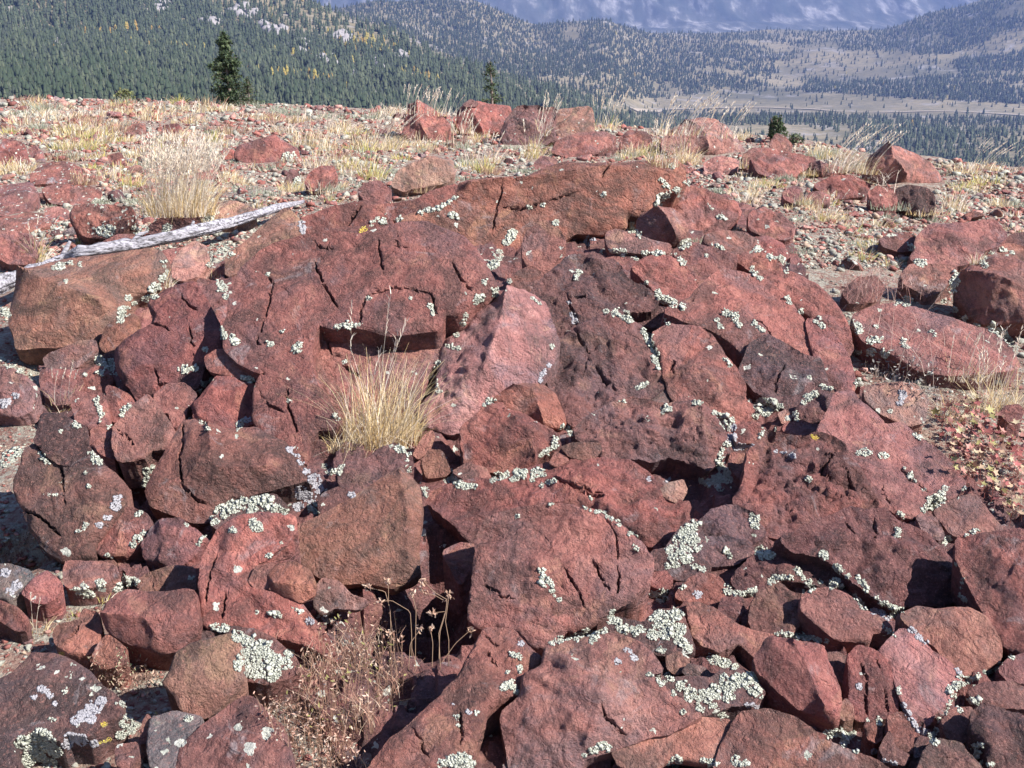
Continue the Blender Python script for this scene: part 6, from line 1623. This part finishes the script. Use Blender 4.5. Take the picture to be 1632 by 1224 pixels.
# keep screen crowding even: far trees are small, so they may stand closer
keep = lr.uniform(0, 1, len(cand)) < np.clip(den, 0, .95) * np.where(dist > 2400, .95, .8)
cand = cand[keep]
tp = cand[:, 2:5]; dist = cand[:, 5]
th = np.clip(lr.lognormal(2.15, .28, len(cand)), 4, 15) * np.where(dist > 2250, 1.05, 1.0)
tw = lr.uniform(.85, 1.35, len(cand))
yel = (lr.uniform(0, 1, len(cand)) < .004) | ((fbm(xy0(tp[:, 0] / 90, tp[:, 1] / 90), 2, 65) > .5) & (dist < 1500) & (lr.uniform(0, 1, len(cand)) < .35) & (cand[:, 0] < 700))
tcol = np.array([(.040, .054, .032), (.056, .072, .042), (.080, .094, .056), (.044, .054, .038)])[lr.integers(0, 4, len(cand))]
tcol[dist <= 1900] *= .95
tcol[dist > 1900] *= .72
tcol[yel] = np.array([(.26, .21, .06), (.20, .18, .07), (.24, .16, .05)])[lr.integers(0, 3, yel.sum())]
tw[yel] *= 1.5; th[yel] *= .75
order = np.argsort(-(th / dist))
solo = [k for k in order if not yel[k]][:300]
def far_where(px):
    for lim, w in ((90, 'above the left corner of the skyline'), (190, 'just left of the tiny yellowish shrub'), (290, 'right of the tiny yellowish shrub'), (345, 'just left of the dense spruce'), (420, 'right behind the dense spruce'), (530, 'left of the grey crag'),
                   (620, 'below or beside the grey crag'), (700, 'right of the grey crag'), (770, 'just left of the sparse spruce')):
        if px < lim: return w
    return 'right of the sparse spruce'
def far_row(py):
    return 'just above the skyline rocks' if py > 150 else 'in the second row' if py > 138 else 'higher up the slope'
M_TREE = tone_material('far_conifer', .9, 0, None, .25)
me_c = new_mesh('conifer_shape', CV, CF, M_TREE, smooth=False, col=np.tile([.040, .056, .032], (len(CV), 1)))
md = me_c.data; bpy.data.objects.remove(me_c)
for k in solo:
    o = bpy.data.objects.new('conifer_tree', md); COL.objects.link(o)
    o.location = tp[k] - np.array([0, 0, .5]); o.scale = (th[k] * tw[k], th[k] * tw[k], th[k]); o.rotation_euler = (0, 0, lr.uniform(0, 6))
    lft = cand[k, 0] < 900
    tag(o, f'conifer {far_row(cand[k, 1])}, {far_where(cand[k, 0])}' if lft else 'dark conifer in the near part of the valley beyond the right skyline', 'tree', 'conifers on the near left slope' if lft else 'conifers in the near valley')
rest = np.setdiff1d(np.arange(len(cand)), solo)
def forest(name, label, idx):
    n = len(idx)
    a = lr.uniform(0, 6.28, n); ca, sa = np.cos(a)[:, None], np.sin(a)[:, None]
    X = (CV[None, :, 0] * ca - CV[None, :, 1] * sa) * (th[idx] * tw[idx])[:, None]
    Y = (CV[None, :, 0] * sa + CV[None, :, 1] * ca) * (th[idx] * tw[idx])[:, None]
    Z = CV[None, :, 2] * th[idx][:, None] - .5
    V = np.stack([X, Y, Z], -1) + tp[idx][:, None]
    F = CF[None] + (np.arange(n) * len(CV))[:, None, None]
    o = new_mesh(name, V.reshape(-1, 3), F.reshape(-1, 3), M_TREE, smooth=False, col=np.repeat(tcol[idx], len(CV), 0))
    tag(o, label, 'forest', None, 'stuff')
forest('conifer_forest', 'dense conifer forest with yellow aspens covering the left hillside', rest[(cand[rest, 0] < 900) & (dist[rest] < 1900)])
forest('distant_forest', 'patchy conifer woods on the middle ridges', rest[(dist[rest] >= 1900) & (dist[rest] > 2250)])
forest('valley_woodland', 'scattered conifers over the valley floor at right', rest[~((cand[rest, 0] < 900) & (dist[rest] < 1900)) & ~(dist[rest] > 2250)])

# grey crags on the left hillside
def crag(label, poly, seed):
    lr = np.random.default_rng(seed)
    poly = np.array(poly, float); cx, cy = poly.mean(0)
    h = far_cast(cx, cy); 
    q = region_points(poly, 26, lr)
    Ps = [far_cast(*p) for p in q]; Ps = [p for p in Ps if p]
    C = np.array([p[0] for p in Ps]); D = np.array([p[1] for p in Ps])
    keep = np.abs(D - np.median(D)) < 160
    C, D = C[keep], D[keep]
    sz = D / FPX * lr.uniform(4, 11, len(C))
    V, F = lumps(C, np.tile([0.2, -.6, .77], (len(C), 1)), sz, .7, lr)
    o = new_mesh('crag', V, F, M_STONE, smooth=False, col=np.tile([.30, .275, .27], (len(V), 1)))
    tag(o, label, 'crag')
crag('pale grey crag among conifers on the left hillside above the skyline', [(548, 120), (565, 112), (585, 130), (605, 155), (585, 155), (560, 140)], 701)
crag('pale rock patch high on the left hillside near the top edge', [(415, 40), (450, 42), (470, 58), (430, 56)], 702)
for _k, (_x, _y, _w, _h) in enumerate(((480, 75, 22, 10), (520, 95, 16, 9), (600, 100, 24, 10), (640, 92, 14, 8), (545, 60, 20, 8), (390, 20, 26, 10), (330, 35, 18, 8), (95, 75, 14, 9), (30, 95, 16, 7), (50, 140, 12, 9), (185, 85, 14, 6))):
    crag('grey scree patch on the left hillside, ' + ('right of the dense spruce top', 'between dense spruce and the pale crag', 'above the pale crag', 'on the ridge above the pale crag', 'well above the pale crag', 'high above the dense spruce', 'up left of the dense spruce', 'high above the tiny shrub, left', 'near the left edge', 'low near the left corner', 'above the tiny yellowish shrub')[_k], [(_x - _w, _y), (_x, _y - _h), (_x + _w, _y + 2), (_x + 4, _y + _h)], 710 + _k)
crag('small grey cliff at the top edge of the left hillside', [(240, 0), (275, 2), (270, 18), (248, 20)], 703)

# ------------------------------------------------------------------ haze in the air
hz = bpy.data.materials.new('haze_air')
hz.use_nodes = True
for n in list(hz.node_tree.nodes): hz.node_tree.nodes.remove(n)
_ho = hz.node_tree.nodes.new('ShaderNodeOutputMaterial'); _hp = hz.node_tree.nodes.new('ShaderNodeVolumePrincipled')
_hp.inputs['Color'].default_value = (.30, .44, 1.0, 1)
_hp.inputs['Density'].default_value = HAZE
_hp.inputs['Anisotropy'].default_value = 0.2
hz.node_tree.links.new(_hp.outputs[0], _ho.inputs['Volume'])
zmin, zmax = float(min(_hv[:, 2].min(), _gv[:, 2].min())) - 1.5, float(_hv[:, 2].max()) + 20
bx = np.array([(a, b, c) for a in (-14500, 14500) for b in (-800, 14800) for c in (zmin, zmax)], float)
o = new_mesh('haze', bx, np.array([(0, 1, 3, 2), (4, 6, 7, 5), (0, 4, 5, 1), (2, 3, 7, 6), (0, 2, 6, 4), (1, 5, 7, 3)]), hz, smooth=False)
tag(o, 'thin bluish haze in the air over the valley', 'haze', None, 'stuff')
for o in bpy.data.objects:
    if o.parent is not None and o.name.split('.')[0] in ('stems', 'leaves', 'twigs', 'leaf_blades', 'seed_stalks', 'branches', 'foliage', 'seed_heads'):
        o['kind'] = 'stuff'
